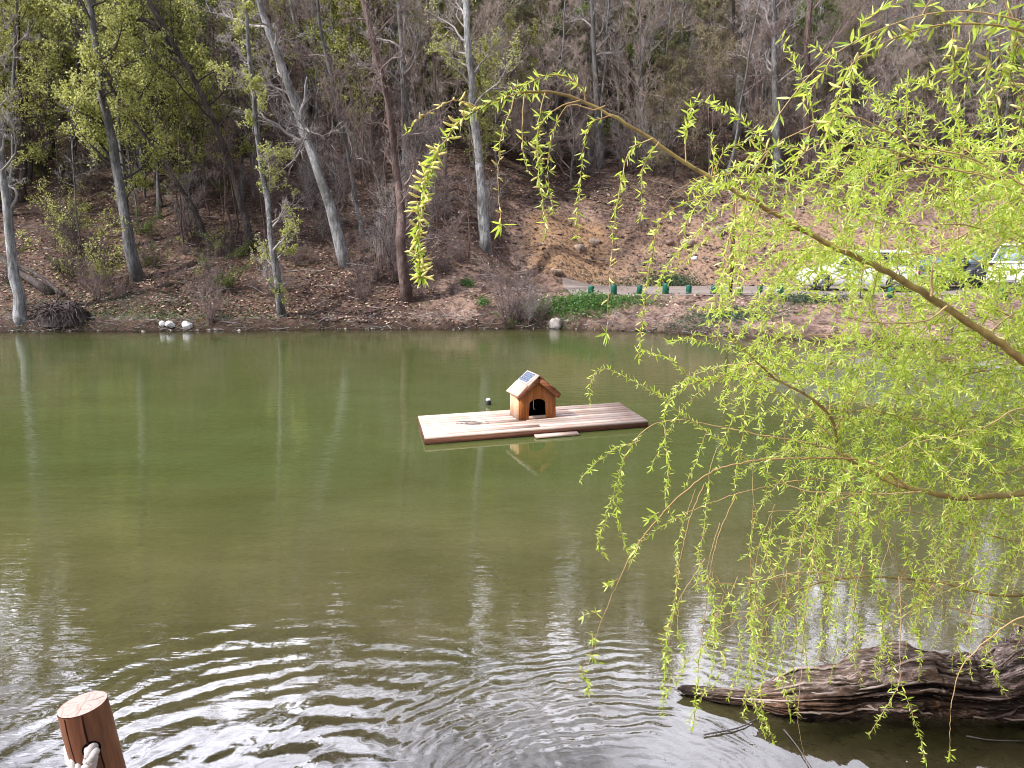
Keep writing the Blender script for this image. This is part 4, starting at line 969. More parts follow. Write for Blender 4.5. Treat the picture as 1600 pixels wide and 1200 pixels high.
cl = t.mix(t.math('MULTIPLY', rg.outputs[1], .3), (.66, .52, .46), (.46, .34, .29)); cl = t.mix(t.ramp(vo.outputs[0], [(.0, (.55, .55, .55)), (.05, (0, 0, 0))]), cl, (.26, .17, .14))
M['post_end'] = t.fin(t.mix(1.0, cl, (.50, .45, .44), 'MULTIPLY'), .85, t.bump(t.noise(o_, 60, 4), .3, .003), .15)
YP = 1.72
tp = at(129, 1101, YP); sc_ = np.linalg.norm(tp - CAM) / F; pr_ = 29.5 * sc_
lw_ = at(158, 1212, YP * 1.0)
axis = unit(tp - lw_); axis = unit(axis)
base_z = hz(tp[0], tp[1]); Lp = 1.15
root = empty('rope_post', tuple(tp - axis * Lp), 'round varnished orange-brown post with pale cut top, nearest the camera', 'post')
z = axis; x_ = unit(np.cross(np.array([0, 1.0, 0]), z)); y_ = np.cross(z, x_)
def pl(a, b, c): return x_ * a + y_ * b + z * c      # local coordinates: along the post from its base
m = MB(); nseg = 32; rows = 30; a_ = np.arange(nseg) * 2 * PI / nseg
vv = []
for k in range(rows):
    c_ = -.3 + (Lp + .3) * k / (rows - 1); rr_ = pr_ * (1 + .01 * math.sin(k * .9))
    for s_, an in enumerate(a_):
        r_ = rr_ * (1 + .015 * math.sin(an * 3 + 1) + .01 * math.sin(an * 7))
        dd_ = min(abs((an - 4.95 - .02 * math.sin(k * .8) + PI) % (2 * PI) - PI), 1); r_ -= pr_ * .09 * math.exp(-(dd_ / .07) ** 2) * (.4 + .6 * k / rows)
        cc_ = c_
        if k == rows - 1: r_ *= .965
        vv.append(pl(math.cos(an) * r_, math.sin(an) * r_, cc_ - (.004 if k == rows - 2 else 0)))
i, j = np.meshgrid(np.arange(rows - 1), np.arange(nseg), indexing='ij'); j2 = (j + 1) % nseg
m.arr(np.array(vv), np.stack([i * nseg + j, i * nseg + j2, (i + 1) * nseg + j2, (i + 1) * nseg + j], -1).reshape(-1, 4)); m.build('shaft', M['post'], root, True)
m = MB(); m.add([pl(math.cos(an) * pr_ * .967, math.sin(an) * pr_ * .967, Lp + .0015) for an in a_] + [pl(0, 0, Lp + .004)], [(s_, (s_ + 1) % nseg, nseg) for s_ in range(nseg)])
for an, l_ in ((.5, .9), (1.7, .8), (2.9, .85), (3.9, .6), (4.95, .95), (5.8, .7)):
    p0 = pl(0, 0, Lp + .003); p1 = pl(math.cos(an) * pr_ * l_, math.sin(an) * pr_ * l_, Lp + .0025); m.tube([p0, (p0 + p1) / 2 + pl(.003, .002, 0), p1], [.0009, .0007, .0003], 4, 1)
m.build('cut_top', [M['post_end'], mat_plain('crack_dark', (.12, .07, .06), .9)], root)
crk = mat_plain('shaft_crack', (.03, .012, .008), .95, .1)
m = MB()
for an, c0_, c1_, w_ in ((4.45, Lp - .14, Lp - .002, .0016), (5.1, Lp - .34, Lp - .002, .0024), (5.55, Lp - .30, Lp - .10, .0013), (4.15, Lp - .3, Lp - .16, .0012)):
    cc_ = np.linspace(c0_, c1_, 14); aa_ = an + np.cumsum(rng.normal(0, .012, 14)); m.tube([pl(math.cos(a) * pr_ * .985, math.sin(a) * pr_ * .985, c) for a, c in zip(aa_, cc_)], w_ * np.sin(np.linspace(.15, 2.6, 14)) + .0006 + pr_ * .012, 4)
m.build('crack', crk, root)
# hole where the rope goes through: a dark ring-lipped disc set into the shaft
hp = at(143, 1172, YP - pr_ * .9) - (tp - axis * Lp); hn = unit(CAM - (hp + tp - axis * Lp)); 
m = MB(); hx = unit(np.cross(hn, z)); hy = np.cross(hn, hx); cen = hp
# project hole centre on the shaft surface
al = np.dot(cen, z); perp = cen - z * al; perp = unit(perp) * pr_ * 1.004; hc = perp + z * al; hn = unit(perp); hx = unit(np.cross(hn, z)); hy = z
ring = [hc + (hx * math.cos(t_) + hy * math.sin(t_)) * .021 - hn * (.5 * (.021 * math.cos(t_)) ** 2 / pr_) for t_ in np.linspace(0, 2 * PI, 20, endpoint=False)]
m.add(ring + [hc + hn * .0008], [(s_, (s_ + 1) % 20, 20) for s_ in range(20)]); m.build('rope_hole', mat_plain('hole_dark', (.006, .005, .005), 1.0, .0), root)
# twisted rope
t = NT('rope_fibre'); nz = t.noise(t.map(t.obj(), (60, 60, 60)), 3, 4, .7); M['rope'] = t.fin(t.mix(nz, (.52, .48, .47), (.28, .25, .24)), .9, t.bump(nz, .5, .003), .1)
base_o = tp - axis * Lp
H0 = base_o + hc
pth = smoothline(np.array([H0 - hn * .03, H0 + hn * .022 + np.array([-.0, 0, -.004]), H0 + hn * .030 + np.array([-.012, 0, -.035]), H0 + hn * .03 + np.array([-.022, 0, -.075]), H0 + hn * .03 + np.array([-.03, .0, -.13]), H0 + hn * .03 + np.array([-.05, 0, -.3])]), 120)
pth2 = smoothline(np.array([at(111, 1166, YP + .03), at(112, 1176, YP - .0), at(116, 1190, YP - .04), at(124, 1206, YP - .06), at(136, 1225, YP - .07), at(150, 1300, YP - .08)]), 90)
root = empty('rope', tuple(H0), 'thick twisted white rope threaded through the near post', 'rope')
def twist(P, R, name):
    P = np.array(P); T = unit(np.gradient(P, axis=0)); U = unit(np.cross(T, np.array([.3, .2, 1.0]))); Vv = np.cross(T, U)
    s_ = np.concatenate([[0], np.cumsum(np.linalg.norm(np.diff(P, axis=0), axis=1))]); m = MB()
    for k in range(3):
        a = s_ / (R * 4.6) * 2 * PI / 1.0 + k * 2 * PI / 3; m.tube(P + (np.cos(a)[:, None] * U + np.sin(a)[:, None] * Vv) * R * .5 - H0, R * .56, 8)
    m.build(name, M['rope'], root, True)
twist(pth, .0165, 'strand'); twist(pth2, .0165, 'strand')

# ------------------------------------------------------------------ driftwood log
def mat_log():
    t = NT('weathered_log'); o = t.obj(); at_ = t.n('Attribute', _attribute_name='ridge').outputs['Fac']
    st = t.noise(t.map(o, (1.8, 22, 22)), 1.6, 8, .75, dist=.5); bg = t.noise(o, 3.0, 4, .6); fi = t.noise(t.map(o, (5, 60, 60)), 1.5, 4, .7)
    col = t.ramp(st, [(.38, (.014, .009, .008)), (.47, (.07, .042, .032)), (.55, (.17, .11, .085)), (.64, (.46, .38, .34))])
    col = t.mix(t.ramp(bg, [(.48, (0, 0, 0)), (.66, (.65, .65, .65))]), col, (.22, .11, .055))
    col = t.mix(t.ramp(at_, [(.35, (.75, .75, .75)), (.6, (0, 0, 0))]), col, (.022, .014, .012))
    col = t.mix(t.ramp(fi, [(.55, (0, 0, 0)), (.72, (.55, .55, .55))]), col, (.50, .43, .39))
    tp_ = t.n('Attribute', _attribute_name='weather').outputs['Fac']; col = t.mix(t.math('MULTIPLY', tp_, t.ramp(bg, [(.38, (.08, .08, .08)), (.62, (.55, .55, .55))])), col, t.ramp(st, [(.38, (.07, .05, .04)), (.5, (.28, .225, .19)), (.62, (.54, .47, .42))]))
    zz = t.n('SeparateXYZ'); t.l(t.pos(), zz.inputs[0]); wet = t.n('MapRange', Value=zz.outputs[2]); wet.inputs[1].default_value = .03; wet.inputs[2].default_value = .10; wet.inputs[3].default_value = .85; wet.inputs[4].default_value = 0
    col = t.mix(wet.outputs[0], col, (.012, .010, .007))
    return t.fin(col, .9, t.bump(t.math('ADD', st, t.math('MULTIPLY', fi, .3)), 1.0, .05), .15)
cl_ = [(1074, 1080, .04, .05), (1100, 1083, .05, .06), (1130, 1087, .06, .075), (1172, 1090, .08, .085), (1205, 1088, .12, .15), (1260, 1084, .15, .20), (1330, 1080, .19, .22), (1405, 1066, .27, .30), (1440, 1068, .25, .275), (1490, 1076, .22, .25), (1545, 1078, .22, .25), (1590, 1062, .30, .34), (1680, 1050, .30, .35), (1800, 1040, .3, .34)]
P = np.array([np.append(atz(a, b + 10, zc * .6), [r]) * np.array([1, 1, 1, 1]) for (a, b, zc, r) in cl_]); 
for k, (a, b, zc, r) in enumerate(cl_): zc *= .8; P[k, :3] = atz(a, b, zc); P[k, 3] = r * .86
PS = smoothline(P, 260); axisP = PS[:, :3]; radP = PS[:, 3]
T = unit(np.gradient(axisP, axis=0)); U = unit(np.cross(T, np.array([0, 0, 1.0]))); Vv = np.cross(U, T)
nk = 96; an = np.arange(nk) * 2 * PI / nk; AN, SS = np.meshgrid(an, np.linspace(0, 1, 260))
ca, sa = np.cos(AN), np.sin(AN)
sx_ = SS * 6.5
def n3(u_, fx, fa, s): return fbm(u_ * fx, (np.cos(AN) * fa + 7), s, 4) + fbm(u_ * fx + 3.3, (np.sin(AN) * fa + 3), s + 1, 4)
rid = n3(sx_, .6, 7.5, 81) * .9; rid2 = n3(sx_, 1.3, 19, 91) * .5; lump = n3(sx_, 2.6, 1.6, 95) * .75; step_ = np.sign(n3(sx_, 1.1, 3.2, 97)) * .035
sh = 1 - np.abs(rid + rid2) * 2.6
under = sst(.15, .8, -sa) * sst(.28, .4, SS) * (1 - sst(.55, .66, SS))
knot = .35 * np.exp(-((SS - .56) / .035) ** 2 - ((np.mod(AN - PI * .5 + PI, 2 * PI) - PI) / .5) ** 2) - .3 * np.exp(-((SS - .585) / .012) ** 2 - ((np.mod(AN - PI * .42 + PI, 2 * PI) - PI) / .25) ** 2)
R_ = radP[:, None] * (1 + .55 * (sh - .8) + lump * .85 + knot + step_) * (1 - .22 * under)
v = axisP[:, None, :] + (ca[..., None] * U[:, None, :] + (sa * .82)[..., None] * Vv[:, None, :]) * R_[..., None]
v = v + T[:, None, :] * (rng.uniform(-.07, .07, nk)[None, :] * np.exp(-np.arange(260) / 5.0)[:, None])[..., None]
lo = axisP[0].copy()
i, j = np.meshgrid(np.arange(259), np.arange(nk), indexing='ij'); j2 = (j + 1) % nk
q = np.stack([i * nk + j, i * nk + j2, (i + 1) * nk + j2, (i + 1) * nk + j], -1).reshape(-1, 4)
caps = [np.arange(nk)[::-1][None, :], (np.arange(nk) + 259 * nk)[None, :]]
ca_ = math.atan2((axisP[-1] - lo)[1], (axisP[-1] - lo)[0]); Rz = np.array([[math.cos(-ca_), -math.sin(-ca_), 0], [math.sin(-ca_), math.cos(-ca_), 0], [0, 0, 1]])
vl = (v.reshape(-1, 3) - lo) @ Rz.T
lg = build('driftwood_log', vl, [(q, 0), (caps[0], 0), (caps[1], 0)], mat_log(), smooth=True); lg.location = lo; lg.rotation_euler = (0, 0, ca_)
tag(lg, 'dark rotting split log lying in the shallows under the willow', 'log'); setattr_(lg, 'weather', sst(.35, .95, sa).ravel()); setattr_(lg, 'ridge', np.clip(.5 + (sh - .72) * 1.2, 0, 1).ravel())
m = MB()
for k in range(110):
    i0 = int(rng.uniform(4, 200)); ln_ = int(rng.uniform(10, 46)); i1 = min(i0 + ln_, 258); aj = int(rng.uniform(-.12, .62) * nk) % nk
    idx = np.arange(i0, i1, 2); jj = (aj + np.cumsum(rng.normal(0, .22, len(idx))).astype(int)) % nk
    p_ = v[idx, jj] - lo; nrm_ = unit(v[idx, jj] - axisP[idx]); lift = rng.uniform(-.9, .5) * .010
    if rng.uniform() < .10: p_ = p_ + nrm_ * (np.linspace(0, 1, len(idx))[::-1][:, None] ** 2 * rng.uniform(.02, .05))
    w_ = rng.uniform(.003, .0095) * np.sin(np.linspace(.35, 2.9, len(idx))) + .002
    if len(idx) > 3: m.tube((p_ + nrm_ * lift) @ Rz.T, w_, 5, wob=1 + .25 * rng.normal(0, 1, (len(idx), 5)).clip(-1.5, 1.5))
m.build('splintered_fibres', mat_wood('log_fibre', (.26, .19, .155), (.07, .042, .032), (.035, .022, .017), 0, 1.0, (.30, .25, .22)), lg)
# thin dead sticks standing in the shallows
for px1, lab in (([(1225, 1140), (1245, 1165), (1268, 1200)], 'thin black stick poking from the shallows below the log tip'), ([(1100, 1148), (1160, 1135), (1200, 1110)], 'pale thin stick lying in the water by the log tip'), ([(1510, 1150), (1545, 1156), (1600, 1158)], 'straight thin twig lying flat on the water below the log')):
    P = np.array([atz(a, b, .012) for a, b in px1]); m = MB(); m.tube(smoothline(P, 10), np.linspace(.006, .003, 10), 5); tag(m.build('stick', M['twig_dark'], None, True), lab, 'stick')

m = MB(); N = 260; xx = rng.normal(2.2, 2.6, N); yy2 = rng.uniform(3.9, 9, N); k_ = yy2 > 3.9; quads(m, np.stack([xx, yy2, np.full(N, .004)], -1)[k_], .014, 0, 1.0, .6)
vv_ = np.concatenate(m.v); vv_[:, 2] = .004 + rng.uniform(0, .002, len(vv_)); m.v = [vv_]
tag(m.build('floating_leaves', mat_litter()), 'tiny leaf scraps floating on the near water', 'leaf scraps', kind='stuff')
# ------------------------------------------------------------------ willow
WP = {'L': [], 'A': [], 'S': [], 'K': []}
CATS = [100]

class Bough:
    def __init__(s): s.w = MB(); s.lp = []; s.ld = []; s.ls = []; s.cats = []
    def leaves(s, p, t, sz, n, spread=.9):
        for k in range(n):
            d = unit(t * rng.uniform(.3, 1.0) + rng.normal(0, spread, 3)); s.lp.append(p); s.ld.append(d); s.ls.append(sz * rng.uniform(.55, 1.25))
    def catkin(s, p, t, ln):
        d = unit(rng.normal(0, 1, 3) + t * .3); d[2] *= .5; cv_ = unit(rng.normal(0, 1, 3) + np.array([0, 0, .4])) * .42; pts = [p]; ln *= .95
        for k in range(4): d = unit(d + cv_ + rng.normal(0, .05, 3)); pts.append(pts[-1] + d * ln / 4)
        s.cats.append((np.array(pts), np.array([.25, .9, 1, .9, .35]) * ln * .095))
    def strand(s, pts, r0, r1, leaf=(0, 1), sz=.045, step=.026, nl=4, cat=(2, 2), catp=.3, mi=0, spread=.9, k=5):
        """pts: 3D polyline. leaf: fraction range that carries leaves; cat: range that carries catkins"""
        pts = np.array(pts, float); Ln = np.linalg.norm(np.diff(pts, axis=0), axis=1).sum(); n = max(int(Ln / step), 4)
        P = smoothline(pts, n); P[1:-1] += rng.normal(0, .0016, (n - 2, 3)); s.w.tube(P, np.linspace(r0, r1, n), k, mi, cap=False)
        T = unit(np.gradient(P, axis=0))
        for q_ in range(n):
            f = q_ / (n - 1)
            if leaf[0] <= f <= leaf[1]: s.leaves(P[q_], T[q_], sz * (1 - .25 * f), nl, spread)
            if cat[0] <= f <= cat[1] and rng.uniform() < catp: s.catkin(P[q_], T[q_], sz * rng.uniform(.75, 1.15))
        return P, T
    def shoot(s, p, d, ln, sz, r=.0022, leaf0=.08, g=.10, nl=4, catp=0.0, step=.021, wig=.09):
        nl += 1
        pts = [p]; d = unit(np.array(d, float)); n = max(int(ln / .05), 4)
        for k in range(n): d = unit(d + np.array([0, 0, -g]) + rng.normal(0, wig, 3)); pts.append(pts[-1] + d * ln / n)
        return s.strand(pts, r, .0009, (leaf0, 1), sz, step, nl, (.15, .9) if catp else (2, 2), catp, 1, k=4)
    def build(s, root):
        o = s.w.build('branch', [M['willow_bark'], M['willow_twig']], root, True)
        n = len(s.lp)
        if n:
            P = np.array(s.lp); D = np.array(s.ld); S_ = np.array(s.ls)[:, None]
            N = unit(np.cross(D, rng.normal(0, 1, (n, 3)))); W = np.cross(D, N); w = S_ * .088
            bend = rng.uniform(-.05, .28, (n, 1)) * S_; sag = np.array([0, 0, -1.0])
            v = np.zeros((n, 6, 3)); v[:, 0] = P
            a = P + D * S_ * .32 + N * bend * .25; b = P + D * S_ * .68 + N * bend * .65
            v[:, 1] = a + W * w; v[:, 2] = a - W * w; v[:, 3] = b + W * w * .8; v[:, 4] = b - W * w * .8; v[:, 5] = P + D * S_ + N * bend * 1.3
            base = np.arange(n)[:, None] * 6
            build('foliage', v.reshape(-1, 3), [(np.concatenate([base + [[0, 2, 1]], base + [[3, 4, 5]]]), 0), (base + [[1, 2, 4, 3]], 0)], M['willow_leaf'], o, True)
        rest = MB()
        for pts, rr_ in s.cats:
            if CATS[0] > 0: CATS[0] -= 1; m = MB(); m.tube(pts, rr_, 6); m.build('catkin', M['catkin'], o, True)
            else: rest.tube(pts, rr_, 6)
        if rest.n: tag(rest.build('catkins', M['catkin'], o, True), kind='stuff')
        return n
wroot = empty('willow_tree', (5.4, 4.6, hz(5.4, 4.6)), 'weeping willow with fresh bright green leaves and catkins overhanging the near shore', 'tree')
WO = np.array(wroot.location)
def A3(l, Y0, Y1=None, Yfn=None):
    Y1 = Y0 if Y1 is None else Y1; n = len(l); return [at(a, b, Y0 + (Y1 - Y0) * k / max(n - 1, 1)) - WO for k, (a, b) in enumerate(l)]
# trunk outside the picture to the right
m = MB(); tr_ = smoothline(np.array([[5.4, 4.6, hz(5.4, 4.6) - .5], [5.35, 4.6, 1.2], [5.15, 4.55, 2.6], [5.2, 4.6, 4.2], [5.5, 4.7, 6.5], [5.4, 4.9, 9]]), 24) - WO
m.tube(tr_, np.linspace(.34, .10, 24), 14, wob=1 + .06 * rng.normal(0, 1, (24, 14))); m.build('trunk', M['bark_brown'], wroot, True)
tot = 0
J = lambda x, y, z: np.array([x, y, z * .8]) - WO
# main arching bough
B = Bough(); Y = 3.3
main = [(1620, 576), (1560, 536), (1480, 481), (1400, 432), (1330, 398), (1240, 352), (1160, 305), (1080, 260), (1010, 213), (950, 176), (900, 153), (868, 146), (835, 143), (800, 149), (760, 163), (722, 188), (692, 225), (667, 275), (655, 330), (651, 385), (659, 432)]
mp = A3(main, 3.55, 3.1); mp = [J(5.15, 4.5, 2.2), J(3.6, 4.0, 2.65)] + mp
P = smoothline(np.array(mp), 150); n = 150; fr_ = np.linspace(0, 1, n)
rads = np.interp(fr_, [0, .28, .42, .62, .78, .88, 1], [.07, .034, .021, .0125, .0072, .0045, .0016]); P[10:-2] += rng.normal(0, .0025, (n - 12, 3))
B.w.tube(P, rads * (1 + .05 * rng.normal(0, 1, n)), 9)
T = unit(np.gradient(P, axis=0))
lens = np.concatenate([[0], np.cumsum(np.linalg.norm(np.diff(P, axis=0), axis=1))])
def along(px):      # parameter on the bough nearest to a pixel
    tgt = np.array(px, float); w = P + WO - CAM; u_ = 800 + F * (w @ RT) / (w @ FW); v_ = 600 - F * (w @ UP) / (w @ FW)
    return int(np.argmin((u_ - tgt[0]) ** 2 + (v_ - tgt[1]) ** 2))
k0 = along((800, 150)); k1 = along((690, 228))
for q_ in np.arange(k0 - 3, n, .45):
    i0 = int(q_); p = P[i0] + (P[min(i0 + 1, n - 1)] - P[i0]) * (q_ - i0); B.leaves(p, T[i0], .044 if i0 < k1 else .05, 6 if i0 < k1 else 8, 1.1)
    if i0 > k1 - 6 and rng.uniform() < .95: B.catkin(p, T[i0], .062)
    if i0 > k1 and rng.uniform() < .8: B.catkin(p, T[i0], .062)
def S(l, r=.0028, **kw):
    a = dict(leaf=(.1, 1), sz=.042, step=.022); a.update(kw); a['nl'] = a.get('nl', 4) + 1; a['sz'] *= 1.0 if a['sz'] < .045 else .82; Y0 = a.pop('Y', 3.2)
    B.strand(A3(l, Y0, a.pop('Y1', Y0)), r, .001, mi=1, **a)
S([(915, 157), (911, 140), (895, 125), (870, 117), (845, 121), (815, 133), (785, 150)], .004, leaf=(.05, 1), nl=4)
S([(745, 168), (715, 157), (690, 165), (660, 182), (636, 206)], .003, leaf=(.85, 1), cat=(0, .9), catp=.95)
S([(804, 150), (797, 175), (785, 205), (780, 240), (779, 300), (784, 358)], leaf=(.1, .4), nl=3, cat=(.35, .95), catp=.6); B.leaves(A3([(784, 350)], 3.2)[0], np.array([0, 0, -1.]), .06, 8)
S([(820, 146), (816, 190), (820, 250), (826, 268)], leaf=(.45, 1), nl=3, cat=(.5, .9), catp=.6)
S([(852, 145), (845, 170), (840, 220), (843, 280), (850, 330), (853, 365)], leaf=(.1, 1), nl=4, cat=(.25, .85), catp=.9)
S([(906, 157), (870, 168), (848, 190), (838, 230), (845, 260)], .0035, leaf=(.3, 1), nl=4, cat=(.5, 1), catp=.6)
S([(946, 165), (928, 172), (890, 164), (866, 200), (858, 240), (858, 300), (866, 330)], .003, leaf=(.4, 1), nl=3, cat=(.5, .9), catp=.5)
S([(960, 180), (925, 192), (912, 230), (907, 285), (903, 330), (900, 368)], leaf=(.05, 1), nl=3, cat=(.5, .85), catp=.7)
S([(1020, 216), (985, 233), (972, 280), (963, 330), (955, 400), (951, 470), (948, 520)], leaf=(.05, .55), nl=3, cat=(.55, .97), catp=.6); B.leaves(A3([(948, 520)], 3.2)[0], np.array([0, 0, -1.]), .06, 9)
S([(1030, 222), (1005, 262), (1003, 320), (1000, 340)], leaf=(.05, 1), nl=4)
S([(1072, 253), (1071, 220), (1074, 195), (1080, 168)], .003, leaf=(.45, 1), nl=9, sz=.06)
S([(1112, 276), (1116, 245), (1110, 212)], .003, leaf=(.2, 1), nl=5)
S([(1115, 278), (1130, 240), (1160, 222), (1190, 212)], .003, leaf=(.2, 1), nl=4, cat=(.3, .9), catp=.4)
S([(1128, 296), (1070, 318), (1035, 340), (1020, 390), (1012, 440), (1003, 505), (998, 560)], .003, leaf=(.1, 1), nl=4)
S([(1165, 272), (1100, 275), (1050, 305), (1035, 325)], .002, leaf=(2, 2))
S([(1150, 310), (1148, 340), (1132, 400), (1128, 440), (1130, 490)], leaf=(.15, 1), nl=5)
S([(1190, 325), (1170, 380), (1150, 450), (1140, 520)], leaf=(.1, 1), nl=3, cat=(.3, .9), catp=.3)
S([(1238, 352), (1210, 330), (1190, 340)], .002, leaf=(2, 2))
S([(1322, 396), (1323, 330), (1327, 280)], .003, leaf=(.3, 1), nl=3, Y=3.35)
S([(1455, 463), (1458, 415), (1475, 390)], .007, leaf=(2, 2), Y=3.4)
S([(1480, 478), (1450, 500), (1400, 505), (1340, 500), (1290, 478), (1240, 435), (1200, 432)], .0045, leaf=(.5, 1), nl=2, Y=3.4)
for k in range(56):    # more hanging shoots along the right half of the bough
    i0 = int(rng.uniform(28, k0 - 22)); t_ = T[i0]
    B.shoot(P[i0], t_ * rng.uniform(-.4, .8) + rng.normal(0, .6, 3) + np.array([0, .75, rng.uniform(-.3, .5)]), rng.uniform(.25, .75), .043, g=rng.uniform(.06, .2), nl=4, catp=.12 if rng.uniform() < .4 else 0)
tot += B.build(wroot)
# lower bough
B = Bough()
low = [(1620, 772), (1560, 774), (1500, 778), (1440, 767), (1400, 757), (1355, 735), (1318, 712), (1306, 685), (1300, 655), (1280, 632), (1250, 612), (1212, 592), (1180, 565), (1152, 533), (1130, 500)]
P = smoothline(np.array([J(5.2, 4.6, 1.3), J(3.9, 4.2, 1.75)] + A3(low, 3.75, 3.5)), 110); n = 110
B.w.tube(P + rng.normal(0, .002, P.shape), np.interp(np.linspace(0, 1, n), [0, .35, .6, .8, 1], [.05, .024, .017, .009, .003]), 8)
Pl = P.copy(); T = unit(np.gradient(P, axis=0))
S([(1305, 670), (1330, 628), (1352, 580), (1382, 520)], .0045, leaf=(.4, 1), nl=2, Y=3.6)
S([(1440, 768), (1370, 772), (1310, 770), (1255, 766), (1200, 742), (1150, 705), (1110, 678), (1070, 650), (1030, 618), (995, 598), (955, 578), (932, 580), (922, 600), (922, 628)], .0045, leaf=(.35, 1), nl=3, sz=.05, Y=3.6)
S([(1330, 715), (1280, 696), (1180, 678), (1090, 660), (1060, 656), (1030, 660), (1008, 672), (992, 690), (975, 720), (962, 760), (950, 800), (935, 850), (945, 868)], .0042, leaf=(.62, 1), nl=4, sz=.05, Y=3.6)
S([(1000, 688), (965, 700), (935, 720), (906, 750)], .002, leaf=(.2, 1), nl=4, sz=.05, Y=3.6)
S([(985, 700), (970, 740), (965, 800), (975, 850), (985, 870)], .002, leaf=(.2, 1), nl=4, sz=.05, Y=3.6)
S([(1420, 762), (1360, 722), (1290, 716), (1200, 718), (1155, 724), (1110, 738), (1070, 768), (1040, 797), (1005, 838), (985, 870), (968, 905), (950, 945), (935, 985), (918, 1030), (882, 1078)], .006, leaf=(2, 2), Y=3.6, Y1=3.35)
for (a, b, c, d, l_) in ((940, 955, 912, 962, .1), (928, 990, 925, 1000, .06), (920, 1020, 935, 1035, .08), (908, 1045, 920, 1080, .14), (1000, 845, 985, 880, .12), (965, 905, 950, 915, .08), (1030, 800, 1015, 812, .06)):
    q0, q1 = A3([(a, b)], 3.4)[0], A3([(c, d)], 3.4)[0]; B.strand([q0, (q0 + q1) / 2 + np.array([0, 0, .005]), q1], .002, .001, (.1, 1), .05, .018, 5, mi=1)
S([(1330, 765), (1280, 748), (1200, 760), (1150, 772), (1110, 786), (1060, 808), (1020, 832), (998, 850)], .0038, leaf=(.75, 1), nl=3, sz=.05, Y=3.7)
S([(1100, 757), (1085, 790), (1070, 840), (1060, 900), (1055, 945), (1045, 1000), (1038, 1060), (1036, 1118)], .0034, leaf=(.68, 1), nl=4, sz=.05, Y=3.5)
S([(1120, 700), (1108, 740), (1103, 800), (1095, 860), (1088, 920)], .002, leaf=(.2, 1), nl=3, sz=.045, Y=3.6)
S([(1150, 775), (1125, 830), (1110, 890), (1103, 950), (1095, 1010), (1088, 1080), (1083, 1140)], .003, leaf=(.62, 1), nl=4, sz=.05, cat=(.75, .95), catp=.4, Y=3.45)
S([(1285, 770), (1270, 860), (1258, 960), (1252, 1050), (1247, 1130), (1262, 1200)], .003, leaf=(.1, .55), nl=1, sz=.04, Y=3.5)
S([(1040, 660), (1040, 690), (1045, 740), (1040, 780), (1052, 810)], .002, leaf=(.1, 1), nl=4, sz=.05, Y=3.55)
S([(1105, 670), (1095, 700), (1085, 730), (1070, 760)], .002, leaf=(.1, 1), nl=3, sz=.05, Y=3.55)
S([(1300, 680), (1250, 640), (1190, 600), (1140, 590), (1090, 595), (1045, 560), (1010, 550)], .003, leaf=(.2, 1), nl=4, sz=.055, Y=3.4)
S([(1180, 565), (1120, 590), (1070, 605), (1040, 640), (1035, 660)], .003, leaf=(.1, 1), nl=4, sz=.055, Y=3.4)
for k in range(70):
    i0 = int(rng.uniform(30, 106)); t_ = T[i0]
    B.shoot(P[i0], t_ * rng.uniform(-.6, 1.0) + rng.normal(0, .6, 3) + np.array([0, .45, rng.uniform(-.4, .5)]), rng.uniform(.25, .85), .040, g=rng.uniform(.04, .2), nl=3)
tot += B.build(wroot)
# lowest tangle
B = Bough()
lw = [(1620, 932), (1560, 930), (1528, 925), (1480, 912), (1400, 903), (1345, 901), (1290, 908), (1240, 925), (1160, 965), (1120, 975)]
P = smoothline(np.array([J(5.1, 4.6, .8), J(4.2, 4.3, 1.0)] + A3(lw, 3.9, 3.7)), 80); n = 80
B.w.tube(P + rng.normal(0, .002, P.shape), np.interp(np.linspace(0, 1, n), [0, .3, .5, 1], [.035, .015, .010, .002]), 7); T = unit(np.gradient(P, axis=0))
S([(1620, 985), (1560, 968), (1480, 948), (1440, 925), (1400, 888), (1385, 840), (1370, 790), (1370, 755)], .0045, leaf=(2, 2), Y=3.6)
S([(1620, 958), (1580, 972), (1540, 1003), (1505, 1038), (1490, 1080), (1485, 1120), (1484, 1185)], .004, leaf=(.93, 1), nl=8, sz=.05, Y=3.3)
S([(1404, 900), (1408, 950), (1406, 1010), (1405, 1066), (1385, 1105), (1358, 1148)], .003, leaf=(.68, 1), nl=3, sz=.045, Y=3.35)
S([(1405, 1060), (1420, 1100), (1435, 1145), (1447, 1190)], .002, leaf=(.05, 1), nl=3, sz=.045, Y=3.35)
S([(1480, 912), (1430, 950), (1380, 985), (1330, 1010), (1290, 1025), (1270, 1035)], .0025, leaf=(.1, .8), nl=1, sz=.04, Y=3.6)
S([(1620, 905), (1560, 880), (1500, 915), (1450, 935), (1400, 955), (1370, 985)], .0025, leaf=(.1, 1), nl=1, sz=.04, Y=3.6)
S([(1200, 905), (1230, 896), (1280, 895), (1330, 910), (1390, 925), (1440, 960), (1500, 965)], .0028, leaf=(2, 2), Y=3.7)
S([(1090, 910), (1150, 912), (1220, 902), (1270, 895), (1330, 893)], .0028, leaf=(.0, .3), nl=1, Y=3.7)
S([(1545, 925), (1540, 985), (1552, 1035), (1562, 1070), (1577, 1092)], .002, leaf=(.6, .9), nl=3, sz=.04, Y=3.4)
